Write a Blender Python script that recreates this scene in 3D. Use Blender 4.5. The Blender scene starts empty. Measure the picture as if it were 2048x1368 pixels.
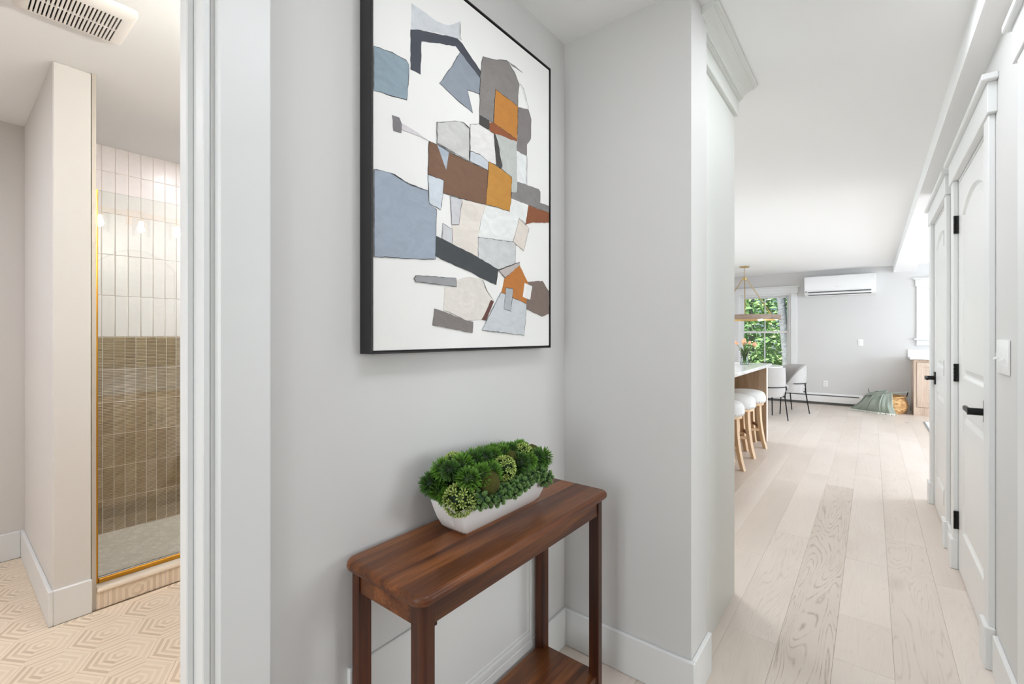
import bpy, bmesh, math, random
from mathutils import Vector, Matrix
from mathutils.geometry import tessellate_polygon
random.seed(7)
D = bpy.data; SC = bpy.context.scene; COL = SC.collection
PI = math.pi

# ---------------------------------------------------------------- camera, world, sun, big lights, exposure
CAM_H = 1.24
cd = D.cameras.new('camera'); cam = D.objects.new('camera', cd); COL.objects.link(cam)
cam.location = (0, 0, CAM_H); cam.rotation_euler = (PI/2, 0, math.radians(38.29))
cd.sensor_width = 36; cd.lens = 911.4/2048*36; cd.shift_y = -12.4/2048; cd.clip_start = .02
SC.camera = cam
SC.view_settings.view_transform = 'Standard'; SC.view_settings.look = 'None'
SC.view_settings.gamma = 1; SC.view_settings.use_curve_mapping = False
SC.view_settings.exposure = 0.04
cy = SC.cycles
cy.max_bounces = 10; cy.diffuse_bounces = 6; cy.glossy_bounces = 4; cy.transmission_bounces = 6
cy.transparent_max_bounces = 10; cy.use_denoising = True
cy.sample_clamp_indirect = 6; cy.caustics_reflective = False; cy.caustics_refractive = False

w = D.worlds.new('sky'); SC.world = w; w.use_nodes = True
wn = w.node_tree.nodes; wn.clear()
wo = wn.new('ShaderNodeOutputWorld'); wb = wn.new('ShaderNodeBackground'); ws = wn.new('ShaderNodeTexSky')
ws.sky_type = 'HOSEK_WILKIE'; ws.turbidity = 3.0; ws.sun_direction = (-.35, -.55, .75)
w.node_tree.links.new(ws.outputs[0], wb.inputs[0]); w.node_tree.links.new(wb.outputs[0], wo.inputs[0])
wb.inputs[1].default_value = 2.8

def sun(rot, e, col=(1, .96, .9)):
    l = D.lights.new('sun', 'SUN'); l.energy = e; l.color = col; l.angle = .01
    o = D.objects.new('sun', l); COL.objects.link(o); o.rotation_euler = rot; return o
_sd = Vector((-.35, -.55, .75))
so = sun((0, 0, 0), 4.0); so.data.energy = 15.0; so.rotation_euler = _sd.to_track_quat('Z', 'Y').to_euler()

def area(name, loc, target, sx, sy, e, col=(1, 1, 1)):
    l = D.lights.new(name, 'AREA'); l.shape = 'RECTANGLE'; l.size = sx; l.size_y = sy; l.energy = e; l.color = col
    o = D.objects.new(name, l); COL.objects.link(o); o.location = loc
    o.rotation_euler = (Vector(loc)-Vector(target)).to_track_quat('Z', 'Y').to_euler(); return o
def disc(name, loc, e, r=.07, col=(1, .96, .9), spread=PI):
    l = D.lights.new(name, 'AREA'); l.shape = 'DISK'; l.size = 2*r; l.energy = e; l.color = col; l.spread = spread
    o = D.objects.new(name, l); COL.objects.link(o); o.location = loc; return o
# daylight coming in at the living room's glass doors (right) and the kitchen's left window
area('daylight_right', (4.75, 7.4, 1.25), (0, 7.3, 1.1), 4.6, 2.1, 272, (.87, .95, 1.07))
area('daylight_left', (-4.75, 6.4, 1.5), (0, 6.6, 1.2), 2.6, 1.3, 100, (.87, .95, 1.07))
area('entry_fill', (-.31, -2.2, 1.4), (-.31, 1, 1.3), .9, 1.7, 36, (.98, .97, 1.0))  # soft fill added behind the camera, out of view
# side fill for the hall, through an added window beyond the cased opening on the right
area('side_fill', (2.85, 1.95, 1.5), (-.9, 1.0, 1.1), 1.3, 1.2, 62, (.98, .97, 1.0))
# ceiling fill lights, added where they stay outside the frame
for x, y, e in ((-2.6, 3.6, 16), (-2.6, 6.3, 14), (2.2, 6.0, 16), (2.2, 8.6, 9), (-1.0, 2.85, 12), (-1.25, 4.4, 11)):
    disc('ceiling_fill', (x, y, 2.405), e, .08, (.95, .97, 1.0))
area('hall_lamp_and_fill', (-.02, .75, 2.40), (-.02, .75, 0), .3, .5, 6.3, (.94, .98, 1.05))
area('hall_lamp_and_fill', (-.05, 2.02, 2.40), (-.05, 2.02, 0), .4, .6, 4.8, (.94, .98, 1.05))  # fill added to brighten the wall end and cabinet panel
area('hall_lamp_and_fill', (-.31, -1.0, 2.40), (-.31, -1.0, 0), .35, .5, 7.5, (.94, .98, 1.05))  # fill added over the hall behind the camera
disc('bath_fill', (-1.45, 1.85, 2.405), 5, .09, (.94, .97, 1.08))  # both bathroom ceiling lights are added fill, out of view
disc('bath_fill', (-2.6, -1.0, 2.405), 24, .09, (.94, .97, 1.08))
disc('shower_lamp_and_fill', (-3.1, 1.85, 2.405), 27, .09, (.94, .97, 1.06))  # unseen fill added to brighten the shower
disc('shower_lamp_and_fill', (-3.25, 1.06, 2.412), 2, .045, (.97, .97, 1.0))

# ---------------------------------------------------------------- materials
def lin(c):
    r = []
    for v in c[:3]:
        v /= 255.0
        r.append(v/12.92 if v <= .04045 else ((v+.055)/1.055)**2.4)
    return (r[0], r[1], r[2], 1)
class NT:
    def __init__(s, name):
        s.m = D.materials.new(name); s.m.use_nodes = True; s.t = s.m.node_tree; s.t.nodes.clear()
        s.o = s.n('ShaderNodeOutputMaterial')
    def n(s, k, **kw):
        x = s.t.nodes.new(k)
        for a, b in kw.items():
            setattr(x, a, b)
        return x
    def l(s, a, b): s.t.links.new(a, b)
    def setin(s, node, name, v):
        i = node.inputs[name]
        if hasattr(v, 'is_output'): s.l(v, i)
        else: i.default_value = v
    def prin(s, **kw):
        p = s.n('ShaderNodeBsdfPrincipled')
        for k, v in kw.items(): s.setin(p, k.replace('_', ' '), v)
        s.l(p.outputs[0], s.o.inputs[0]); return p
    def math(s, op, a, b=0.0):
        x = s.n('ShaderNodeMath', operation=op)
        for i, v in enumerate((a, b)):
            if hasattr(v, 'is_output'): s.l(v, x.inputs[i])
            else: x.inputs[i].default_value = v
        return x.outputs[0]
    def noise(s, vec, scale, detail=3, rough=.5, dist=0.0):
        x = s.n('ShaderNodeTexNoise'); x.inputs['Scale'].default_value = scale; x.inputs['Detail'].default_value = detail
        x.inputs['Roughness'].default_value = rough; x.inputs['Distortion'].default_value = dist
        if vec is not None: s.l(vec, x.inputs['Vector'])
        return x.outputs[0]
    def ramp(s, fac, stops):
        x = s.n('ShaderNodeValToRGB'); e = x.color_ramp.elements
        while len(e) < len(stops): e.new(.5)
        for i, (p, c) in enumerate(stops): e[i].position = p; e[i].color = c
        s.l(fac, x.inputs[0]); return x.outputs[0]
    def mix(s, fac, a, b, mode='MIX'):
        x = s.n('ShaderNodeMix', data_type='RGBA', blend_type=mode)
        for i, v in ((0, fac), (6, a), (7, b)):
            if hasattr(v, 'is_output'): s.l(v, x.inputs[i])
            else: x.inputs[i].default_value = v
        return x.outputs[2]
    def bump(s, h, strength=.2, dist=.002):
        x = s.n('ShaderNodeBump'); x.inputs['Strength'].default_value = strength; x.inputs['Distance'].default_value = dist
        s.l(h, x.inputs['Height']); return x.outputs[0]
    def obj(s): return s.n('ShaderNodeTexCoord').outputs['Object']
    def pos(s): return s.n('ShaderNodeNewGeometry').outputs['Position']
    def rnd(s): return s.n('ShaderNodeObjectInfo').outputs['Random']
    def map(s, vec, scale=(1, 1, 1), loc=(0, 0, 0)):
        x = s.n('ShaderNodeMapping'); x.inputs['Scale'].default_value = scale
        s.l(vec, x.inputs[0])
        if hasattr(loc, 'is_output'): s.l(loc, x.inputs['Location'])
        else: x.inputs['Location'].default_value = loc
        return x.outputs[0]
def g3(v): return (v, v, v, 1)
MATS = {}
def plain(name, c, rough=.5, metal=0, bs=0, bstr=.1, bd=.001, var=0, **kw):
    s = NT(name); col = lin(c)
    if var:
        f = s.noise(s.obj(), 6, 3); col = s.mix(f, lin([max(0, v-var) for v in c]), lin([min(255, v+var) for v in c]))
    a = dict(Base_Color=col, Roughness=rough, Metallic=metal)
    if bs: a['Normal'] = s.bump(s.noise(s.obj(), bs, 4), bstr, bd)
    a.update(kw); s.prin(**a); MATS[name] = s.m; return s.m
def glow(name, c, e):
    s = NT(name); s.prin(Base_Color=lin(c), Emission_Color=lin(c), Emission_Strength=e); return s.m
def thinglass(name, tint=(250, 253, 252), rough=0.0, ior=1.5, boost=1.0):
    s = NT(name); t = s.n('ShaderNodeBsdfTransparent'); t.inputs[0].default_value = lin(tint)
    gl = s.n('ShaderNodeBsdfGlossy'); gl.inputs['Roughness'].default_value = rough
    fr = s.n('ShaderNodeFresnel'); fr.inputs[0].default_value = ior
    mx = s.n('ShaderNodeMixShader'); s.l(s.math('MULTIPLY', fr.outputs[0], boost), mx.inputs[0])
    s.l(t.outputs[0], mx.inputs[1]); s.l(gl.outputs[0], mx.inputs[2]); s.l(mx.outputs[0], s.o.inputs[0]); return s.m
def wood(name, axis, cols, scale=1.0, rough=.35, coat=0.0, fine=.35, stretch=.07, strips=0, spec=.5):
    s = NT(name); sc = [9*scale]*3; sc[axis] = 9*scale*stretch*1.6
    off = s.math('MULTIPLY', s.rnd(), 37.0)
    v = s.map(s.obj(), tuple(sc), off)
    if strips:
        sp = s.n('ShaderNodeSeparateXYZ'); s.l(s.obj(), sp.inputs[0]); sx_ = s.math('FLOOR', s.math('MULTIPLY', sp.outputs[0], 1/strips))
        wn2 = s.n('ShaderNodeTexWhiteNoise', noise_dimensions='1D'); s.l(sx_, wn2.inputs['W'])
        cbx = s.n('ShaderNodeCombineXYZ'); s.l(s.math('MULTIPLY', wn2.outputs[0], 11.0), cbx.inputs[0]); s.l(s.math('MULTIPLY', wn2.outputs[0], 5.0), cbx.inputs[1])
        va = s.n('ShaderNodeVectorMath', operation='ADD'); s.l(v, va.inputs[0]); s.l(cbx.outputs[0], va.inputs[1]); v = va.outputs[0]
    f = s.noise(v, 1.0, 5, .55, .9)
    col = s.ramp(f, [(.28, lin(cols[0])), (.45, lin(cols[1])), (.6, lin(cols[2])), (.75, lin(cols[1]))])
    sf = [160*scale]*3; sf[axis] = 5*scale
    fg = s.noise(s.map(s.obj(), tuple(sf)), 1.0, 3, .6)
    fg2 = s.ramp(fg, [(.35, g3(1-fine)), (.6, g3(1))])
    col = s.mix(1.0, col, fg2, 'MULTIPLY')
    if strips: col = s.mix(s.math('MULTIPLY', wn2.outputs[0], .5), col, lin(cols[0]))
    s.prin(Base_Color=col, Roughness=rough, Specular_IOR_Level=spec, Coat_Weight=coat, Coat_Roughness=.15, Normal=s.bump(fg, .08, .0006)); return s.m

M = {}
M['wall'] = plain('wall_paint', (212, 211, 209), .75, bs=220, bstr=.04)
M['bathwall'] = plain('bath_wall_paint', (214, 210, 205), .7, bs=220, bstr=.04)
M['ceil'] = plain('ceiling_paint', (243, 243, 242), .85, bs=160, bstr=.05)
M['trim'] = plain('trim_paint', (226, 227, 226), .38)
M['door'] = plain('door_paint', (228, 228, 226), .36, bs=90, bstr=.02)
M['cabinet'] = plain('cabinet_paint', (222, 224, 219), .45)
M['black'] = plain('black_metal', (22, 21, 21), .38, .6)
M['blackframe'] = plain('black_frame', (26, 23, 25), .42, bs=60, bstr=.03)
M['canvas'] = plain('canvas', (233, 232, 229), .8, bs=420, bstr=.35, bd=.0008, var=4)
M['brass'] = plain('brushed_brass', (205, 152, 62), .3, 1.0, bs=80, bstr=.05)
M['gold'] = plain('satin_gold', (196, 168, 116), .32, 1.0)
M['chrome'] = plain('steel_edge', (190, 190, 186), .3, 1.0)
M['ceramic'] = plain('white_ceramic', (250, 249, 247), .2, Coat_Weight=.5)
M['plastic'] = plain('white_plastic', (240, 240, 239), .35)
M['fixture'] = plain('warm_white_plastic', (236, 232, 226), .45)
M['dark'] = plain('dark_slot', (42, 30, 24), .8)
M['grey'] = plain('grey_slot', (92, 92, 90), .6)
M['linen'] = plain('white_linen', (222, 222, 219), .9, bs=300, bstr=.25, var=4)
M['boucle'] = plain('grey_boucle', (184, 181, 178), .95, bs=130, bstr=.6, bd=.003, var=9)
M['quartz'] = None
M['throw'] = plain('sage_cloth', (160, 169, 158), .95, bs=240, bstr=.5, bd=.002, var=10)
M['fringe'] = plain('cream_fringe', (233, 231, 222), .95)
M['rug'] = plain('ivory_rug', (236, 235, 232), .95, bs=150, bstr=.5, var=6)
M['rugedge'] = plain('grey_binding', (150, 152, 154), .9)
M['stone'] = plain('grey_trunk', (116, 118, 124), .9, bs=14, bstr=.8, bd=.03, var=22)
M['soil'] = plain('forest_floor', (110, 118, 80), .95, var=25)
M['glass'] = thinglass('window_glass')
M['shower'] = thinglass('shower_glass', (250, 252, 250), 0, 1.5, 1.7)
M['vase'] = thinglass('clear_vase_glass', (244, 249, 248), .02, 1.45, 1.2)
M['mirror'] = plain('mirror', (240, 240, 240), .02, 1.0)
M['bulb'] = glow('lit_bulb', (255, 248, 242), 760)
M['candle'] = glow('lit_candle_bulb', (255, 220, 172), 40)
M['tulip'] = plain('peach_petals', (232, 178, 140), .6, var=14)
M['stem'] = plain('tulip_green', (88, 118, 42), .6, var=18)
M['napkin'] = plain('grey_napkin', (120, 116, 116), .9)
M['plate'] = plain('white_plate', (236, 236, 235), .25)
M['bowl'] = plain('charcoal_bowl', (52, 52, 54), .4)
M['joint'] = plain('plank_joint', (150, 136, 122), .9)
M['grout'] = plain('cream_grout', (228, 216, 204), .85, bs=200, bstr=.1)
M['wgrout'] = plain('grey_grout', (200, 178, 152), .85)
M['edge'] = plain('tile_edge_trim', (186, 178, 166), .5, .3)
M['nail'] = plain('nailheads', (190, 186, 180), .3, 1.0)
M['table'] = wood('walnut_stain', 1, [(46, 20, 9), (106, 57, 27), (150, 90, 46)], 1.0, .42, .12, .4, .07, .058, .35)
M['leg'] = wood('walnut_stain_upright', 2, [(32, 13, 7), (62, 29, 14), (90, 46, 23)], 1.0, .45, .08, .4, .07, 0, .35)
M['oak'] = wood('pale_oak', 2, [(196, 158, 118), (214, 180, 140), (226, 198, 162)], 1.0, .5, 0, .15)
M['oakdark'] = wood('brown_oak', 2, [(110, 76, 48), (130, 92, 62), (150, 110, 78)], 1.0, .5, 0, .2)
M['island'] = wood('island_oak', 2, [(150, 124, 98), (170, 142, 114), (184, 158, 130)], 1.4, .5, 0, .2)
M['sideboard'] = wood('limed_oak', 2, [(186, 162, 142), (202, 180, 160), (212, 192, 174)], 1.4, .5, 0, .14)
M['ringwood'] = wood('weathered_wood', 0, [(118, 98, 84), (142, 122, 106), (156, 138, 122)], 1.5, .6, 0, .2)

# quartz
s = NT('white_quartz'); f = s.noise(s.obj(), 2.2, 6, .6, 1.6)
s.prin(Base_Color=s.ramp(f, [(.44, lin((240, 240, 238))), (.5, lin((222, 221, 218))), (.54, lin((241, 241, 239)))]), Roughness=.12); M['quartz'] = s.m
# hardwood planks: tone/grain strength read per plank
s = NT('oak_plank')
off = s.math('MULTIPLY', s.rnd(), 61.0)
n1 = s.noise(s.map(s.pos(), (5.5, .55, 1), off), 1.0, 2, .45, .35)
ring = s.math('ABSOLUTE', s.math('SINE', s.math('MULTIPLY', n1, 120.0)))
ringc = s.ramp(ring, [(0, g3(0)), (.55, g3(1))])
brk = s.noise(s.map(s.pos(), (60, 9, 1), off), 1.0, 3, .6)
ringc = s.mix(s.ramp(brk, [(.38, g3(0)), (.62, g3(1))]), ringc, g3(1))
gr = s.n('ShaderNodeAttribute', attribute_type='OBJECT', attribute_name='grain').outputs['Fac']
tn = s.n('ShaderNodeAttribute', attribute_type='OBJECT', attribute_name='tone').outputs['Fac']
base = s.mix(tn, lin((206, 193, 180)), lin((226, 216, 207)))
fin = s.noise(s.map(s.pos(), (190, 5, 1), off), 1.0, 3, .6)
base = s.mix(s.math('MULTIPLY', fin, .35), base, lin((196, 182, 168)))
cl = s.noise(s.map(s.pos(), (3, 1.2, 1), off), 1.0, 2)
base = s.mix(s.ramp(cl, [(.45, g3(0)), (.8, g3(.5))]), base, lin((194, 180, 168)))
gmask = s.math('MULTIPLY', s.math('SUBTRACT', 1.0, ringc), gr)
base = s.mix(gmask, base, lin((150, 136, 122)))
vv = s.map(s.pos(), (2.6, .95, 1), off)
vor = s.n('ShaderNodeTexVoronoi'); vor.inputs['Scale'].default_value = 1.0
wv = s.n('ShaderNodeMix', data_type='VECTOR'); wv.inputs[0].default_value = .06
nz = s.n('ShaderNodeTexNoise'); nz.inputs['Scale'].default_value = 6.0; s.l(vv, nz.inputs['Vector'])
s.l(vv, wv.inputs[4]); s.l(nz.outputs[1], wv.inputs[5]); s.l(wv.outputs[1], vor.inputs['Vector'])
kn = s.ramp(vor.outputs['Distance'], [(.0, g3(.95)), (.022, g3(.5)), (.045, g3(.16)), (.1, g3(0))])
base = s.mix(kn, base, lin((106, 96, 88)))
s.prin(Base_Color=base, Roughness=.42, Normal=s.bump(fin, .06, .0005)); M['plank'] = s.m
# hexagon tiles with printed nested hexagons of wood strips (UV x = distance to rim, UV y = sector)
s = NT('hexagon_tile')
uv = s.n('ShaderNodeUVMap'); uv.uv_map = 'ring'
sep = s.n('ShaderNodeSeparateXYZ'); s.l(uv.outputs[0], sep.inputs[0])
q = s.math('MULTIPLY', sep.outputs[0], 9.0); cell = s.math('FLOOR', q); fr = s.math('FRACT', q)
sec = s.math('FLOOR', s.math('ADD', sep.outputs[1], .01))
wn_ = s.n('ShaderNodeTexWhiteNoise', noise_dimensions='3D')
cb = s.n('ShaderNodeCombineXYZ'); s.l(cell, cb.inputs[0]); s.l(s.math('FLOOR', s.math('MULTIPLY', sec, .5)), cb.inputs[1]); s.l(s.math('MULTIPLY', s.rnd(), 9.0), cb.inputs[2])
cb2 = s.n('ShaderNodeCombineXYZ'); s.l(cell, cb2.inputs[0]); s.l(sec, cb2.inputs[1])
s.l(cb2.outputs[0], wn_.inputs['Vector'])
par = s.math('MODULO', cell, 2.0)
strong = s.ramp(s.math('DIVIDE', sec, 6.0), [(0, g3(.35)), (.3, g3(1)), (.45, g3(.9)), (.7, g3(.45)), (.9, g3(.35))])
dark = s.math('MULTIPLY', par, s.math('ADD', s.math('MULTIPLY', wn_.outputs[0], .45), .4))
dark = s.math('MULTIPLY', dark, strong)
line = s.ramp(fr, [(0, g3(.5)), (.09, g3(0)), (.93, g3(0)), (1, g3(.35))])
fgr = s.noise(s.map(s.pos(), (30, 30, 1)), 1.0, 4, .6, 2.0)
tcol = s.mix(dark, lin((236, 221, 200)), lin((182, 160, 134)))
tcol = s.mix(s.math('MULTIPLY', line, .75), tcol, lin((176, 150, 122)))
tcol = s.mix(s.math('MULTIPLY', fgr, .35), tcol, lin((214, 190, 162)))
s.prin(Base_Color=tcol, Roughness=.45); M['hex'] = s.m
# glazed white tile
s = NT('white_glazed_tile'); v = s.map(s.pos(), (1, 6, 10))
h = s.noise(v, 3.0, 3, .5, .8); r = s.rnd()
s.prin(Base_Color=s.mix(s.math('MULTIPLY', s.math('ADD', r, h), .5), lin((242, 235, 232)), lin((230, 221, 217))), Roughness=.24, Normal=s.bump(h, .22, .004)); M['wtile'] = s.m
s = NT('brown_ribbed_tile'); r = s.rnd()
f = s.noise(s.map(s.pos(), (1, 3, 60), s.math('MULTIPLY', r, 20.0)), 1.0, 4, .6)
tc = s.mix(r, lin((158, 138, 110)), lin((180, 160, 130)))
tc = s.mix(s.ramp(f, [(.35, g3(.55)), (.65, g3(0))]), tc, lin((134, 112, 84)))
s.prin(Base_Color=tc, Roughness=.22); M['btile'] = s.m
# shower floor mosaic
s = NT('shower_mosaic'); vor = s.n('ShaderNodeTexVoronoi', feature='DISTANCE_TO_EDGE'); vor.inputs['Scale'].default_value = 34; s.l(s.pos(), vor.inputs['Vector'])
vc = s.n('ShaderNodeTexVoronoi'); vc.inputs['Scale'].default_value = 34; s.l(s.pos(), vc.inputs['Vector'])
mc = s.mix(vc.outputs['Color'], lin((208, 198, 182)), lin((232, 224, 210)))
s.prin(Base_Color=s.mix(s.ramp(vor.outputs['Distance'], [(.0, g3(1)), (.1, g3(0))]), mc, lin((206, 196, 180))), Roughness=.5); M['mosaic'] = s.m
# curb slab marble / curb tile
M['marble'] = plain('cream_marble', (240, 226, 206), .25, var=8)
# leaf materials, tip colour through an attribute
def leafmat(name, dark, tip, rough=.5):
    s = NT(name); a = s.n('ShaderNodeAttribute', attribute_name='tip').outputs['Fac']
    c = s.mix(a, lin(dark), lin(tip))
    c = s.mix(s.math('MULTIPLY', s.rnd(), .55), c, s.mix(1.0, c, g3(.5), 'MULTIPLY'))
    s.prin(Base_Color=c, Roughness=rough, Specular_IOR_Level=.3); return s.m
M['spiky'] = leafmat('dark_green_needles', (36, 64, 18), (124, 178, 66))
M['deep'] = leafmat('deep_green_needles', (28, 52, 18), (92, 138, 60))
M['lime'] = leafmat('lime_leaves', (24, 50, 10), (206, 228, 122))
M['bud'] = leafmat('blue_green_buds', (40, 72, 34), (146, 184, 112))
M['moss'] = plain('olive_moss', (92, 92, 22), .95, bs=140, bstr=.9, bd=.004, var=12)
s = NT('tree_leaves'); geo = s.n('ShaderNodeNewGeometry'); f = s.noise(geo.outputs['Position'], 1.8, 2)
rn = s.n('ShaderNodeTexWhiteNoise'); s.l(geo.outputs['Position'], rn.inputs['Vector'])
c = s.ramp(f, [(.3, lin((96, 138, 92))), (.5, lin((136, 172, 112))), (.7, lin((186, 208, 150)))])
p = s.prin(Base_Color=c, Roughness=.6); tr = s.n('ShaderNodeBsdfTranslucent'); s.l(c, tr.inputs[0])
mx = s.n('ShaderNodeMixShader'); mx.inputs[0].default_value = .4; s.l(p.outputs[0], mx.inputs[1]); s.l(tr.outputs[0], mx.inputs[2]); s.l(mx.outputs[0], s.o.inputs[0]); M['leaves'] = s.m
# basket
s = NT('wicker'); f = s.noise(s.map(s.obj(), (14, 14, 30)), 1.0, 3)
s.prin(Base_Color=s.ramp(f, [(.3, lin((150, 106, 58))), (.5, lin((196, 154, 100))), (.7, lin((218, 184, 136)))]), Roughness=.7); M['wicker'] = s.m
PM = {}
def paintmat(c):
    if c not in PM:
        s = NT('oil_paint'); v = s.map(s.obj(), (1, 11, 19)); f = s.noise(v, 1.0, 6, .65, 2.2)
        gy = sum(c)/3; c_ = [x*.88+gy*.12 for x in c]; lo = [max(0, x*.9-3) for x in c_]; hi = [min(255, x*1.06+4) for x in c_]
        fb = s.noise(s.map(s.obj(), (1, 60, 140)), 1.0, 4, .6, 1.0)
        s.prin(Base_Color=s.mix(f, lin(lo), lin(hi)), Roughness=.6, Normal=s.bump(fb, .5, .002)); PM[c] = s.m
    return PM[c]

# ---------------------------------------------------------------- geometry helpers
def bx(bm, x0, x1, y0, y1, z0, z1, bev=0.0, seg=1):
    vs = [bm.verts.new((x, y, z)) for x in (x0, x1) for y in (y0, y1) for z in (z0, z1)]
    fs = [bm.faces.new([vs[i] for i in f]) for f in ((0, 1, 3, 2), (4, 6, 7, 5), (0, 4, 5, 1), (2, 3, 7, 6), (0, 2, 6, 4), (1, 5, 7, 3))]
    if bev:
        es = list({e for f in fs for e in f.edges})
        bmesh.ops.bevel(bm, geom=es, offset=bev, segments=seg, affect='EDGES', profile=.5, clamp_overlap=True)
    return fs
def prism(bm, pts, axis, a0, a1):
    """extrude a closed 2-D outline along an axis (0: pts are (y,z), 1: (x,z), 2: (x,y))"""
    def mk(p, a): return {0: (a, p[0], p[1]), 1: (p[0], a, p[1]), 2: (p[0], p[1], a)}[axis]
    A = [bm.verts.new(mk(p, a0)) for p in pts]; B = [bm.verts.new(mk(p, a1)) for p in pts]
    n = len(pts); bm.faces.new(A); bm.faces.new(B[::-1])
    for i in range(n): bm.faces.new((A[i], A[(i+1) % n], B[(i+1) % n], B[i]))
def tube(bm, pts, r, n=8, cap=True):
    pts = [Vector(p) for p in pts]; rs = r if isinstance(r, (list, tuple)) else [r]*len(pts); prev = None; rings = []
    up = None
    for i, p in enumerate(pts):
        t = (pts[min(i+1, len(pts)-1)]-pts[max(i-1, 0)]).normalized()
        if up is None:
            up = t.orthogonal().normalized()
        else:
            up = (up-t*up.dot(t)).normalized()
        sd = t.cross(up)
        rings.append([bm.verts.new(p+(up*math.cos(2*PI*k/n)+sd*math.sin(2*PI*k/n))*rs[i]) for k in range(n)])
    for a, b in zip(rings, rings[1:]):
        for k in range(n): bm.faces.new((a[k], a[(k+1) % n], b[(k+1) % n], b[k]))
    if cap: bm.faces.new(rings[0][::-1]); bm.faces.new(rings[-1])
def lathe(bm, prof, n=32, c=(0, 0, 0), capb=True, capt=True, fn=None):
    rings = []
    for j, (r, z) in enumerate(prof):
        ring = []
        for k in range(n):
            rr = r+(fn(j, k) if fn else 0); a = 2*PI*k/n
            ring.append(bm.verts.new((c[0]+rr*math.cos(a), c[1]+rr*math.sin(a), c[2]+z)))
        rings.append(ring)
    for a, b in zip(rings, rings[1:]):
        for k in range(n): bm.faces.new((a[k], a[(k+1) % n], b[(k+1) % n], b[k]))
    if capb: bm.faces.new(rings[0][::-1])
    if capt: bm.faces.new(rings[-1])
def W(o):
    m = o.matrix_basis.copy()
    if o.parent is not None: m = W(o.parent) @ o.matrix_parent_inverse @ m
    return m
def fin(name, bm, mat, parent=None, smooth=False, loc=None, rotz=0):
    bmesh.ops.recalc_face_normals(bm, faces=bm.faces[:])
    me = D.meshes.new(name); bm.to_mesh(me); bm.free()
    if mat is not None: me.materials.append(mat)
    if smooth:
        for p in me.polygons: p.use_smooth = True
        if hasattr(me, 'set_sharp_from_angle'): me.set_sharp_from_angle(angle=math.radians(40))
    o = D.objects.new(name, me); COL.objects.link(o)
    if parent is not None:
        o.parent = parent; o.matrix_parent_inverse = W(parent).inverted()
    if loc is not None: o.location = loc
    if rotz: o.rotation_euler[2] = rotz
    return o
def one(name, mat, parent, fn, smooth=False, **kw):
    bm = bmesh.new(); fn(bm); return fin(name, bm, mat, parent, smooth, **kw)
def box(name, mat, parent, *b, bev=0.0, seg=1, smooth=False):
    bm = bmesh.new(); bx(bm, *b, bev=bev, seg=seg); return fin(name, bm, mat, parent, smooth)
def boxes(name, mat, parent, bs, bev=0.0):
    bm = bmesh.new()
    for b in bs: bx(bm, *b, bev=bev)
    return fin(name, bm, mat, parent)
def inst(o, name, parent=None, loc=(0, 0, 0)):
    c = o.copy(); c.name = name; COL.objects.link(c); c.parent = parent; c.location = loc; return c
def tag(o, label, cat, group=None):
    o['label'] = label; o['category'] = cat
    if group: o['group'] = group
    return o
def struct(o, label=None, cat=None):
    o['kind'] = 'structure'
    if label: o['label'] = label
    if cat: o['category'] = cat
    return o
def empty(name, loc=(0, 0, 0), rotz=0):
    o = D.objects.new(name, None); COL.objects.link(o); o.location = loc; o.rotation_euler[2] = rotz; o.empty_display_size = .1; return o
def thing(name, label, cat, loc=(0, 0, 0), rotz=0, group=None): return tag(empty(name, loc, rotz), label, cat, group)
def dup_tree(o, parent=None):
    c = o.copy(); COL.objects.link(c); c.parent = parent
    for ch in list(o.children): dup_tree(ch, c)
    return c
def wall_holes(bm, axis, a0, a1, u0, u1, z0, z1, holes):
    """a wall slab normal to axis (0: X, 1: Y) with rectangular openings (u0,u1,z0,z1)"""
    us = sorted({u0, u1, *[h[0] for h in holes], *[h[1] for h in holes]}); zs = sorted({z0, z1, *[h[2] for h in holes], *[h[3] for h in holes]})
    for i in range(len(us)-1):
        run = None
        for j in range(len(zs)-1):
            cu, cz = (us[i]+us[i+1])/2, (zs[j]+zs[j+1])/2
            if any(h[0] < cu < h[1] and h[2] < cz < h[3] for h in holes): continue
            b = (a0, a1, us[i], us[i+1]) if axis == 0 else (us[i], us[i+1], a0, a1)
            bx(bm, *b, zs[j], zs[j+1])
    bmesh.ops.remove_doubles(bm, verts=bm.verts[:], dist=1e-5)
# ================================================================ THE SETTING
CE = 2.42
# ceiling and floors
struct(box('ceiling', M['ceil'], None, -4.7, 4.7, -2.2, 10.2, CE, CE+.1))
floor = struct(box('floor', M['joint'], None, -4.7, 4.7, -2.2, 10.2, -.11, -.012))
def plank(x0, x1, y0, y1, tone, grain):
    bm = bmesh.new(); g = .0002
    bx(bm, x0+g, x1-g, y0+g, y1-g, -.012, 0)
    es = [e for e in bm.edges if all(v.co.z > -.001 for v in e.verts)]
    bmesh.ops.bevel(bm, geom=es, offset=.0008, segments=1, affect='EDGES')
    o = fin('plank', bm, M['plank'], floor); o['tone'] = tone; o['grain'] = grain
PW = .1825; X0 = -.299
rp = random.Random(3)
known = {-2: [2.9, 4.5], -1: [2.095, 3.305, 4.9], 0: [-.3, 1.72, 4.61, 6.6], 1: [.6, 2.143, 2.502, 3.156, 5.09, 6.05, 7.4], 2: [1.35, 3.596, 5.4], 3: [1.1, 3.1, 5.2]}
strongs = {(0, 1.72): (.3, .78), (2, 1.35): (.55, .35), (-1, 2.095): (.6, .3), (1, 2.502): (.9, .12), (0, 4.61): (.8, .2)}
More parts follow.
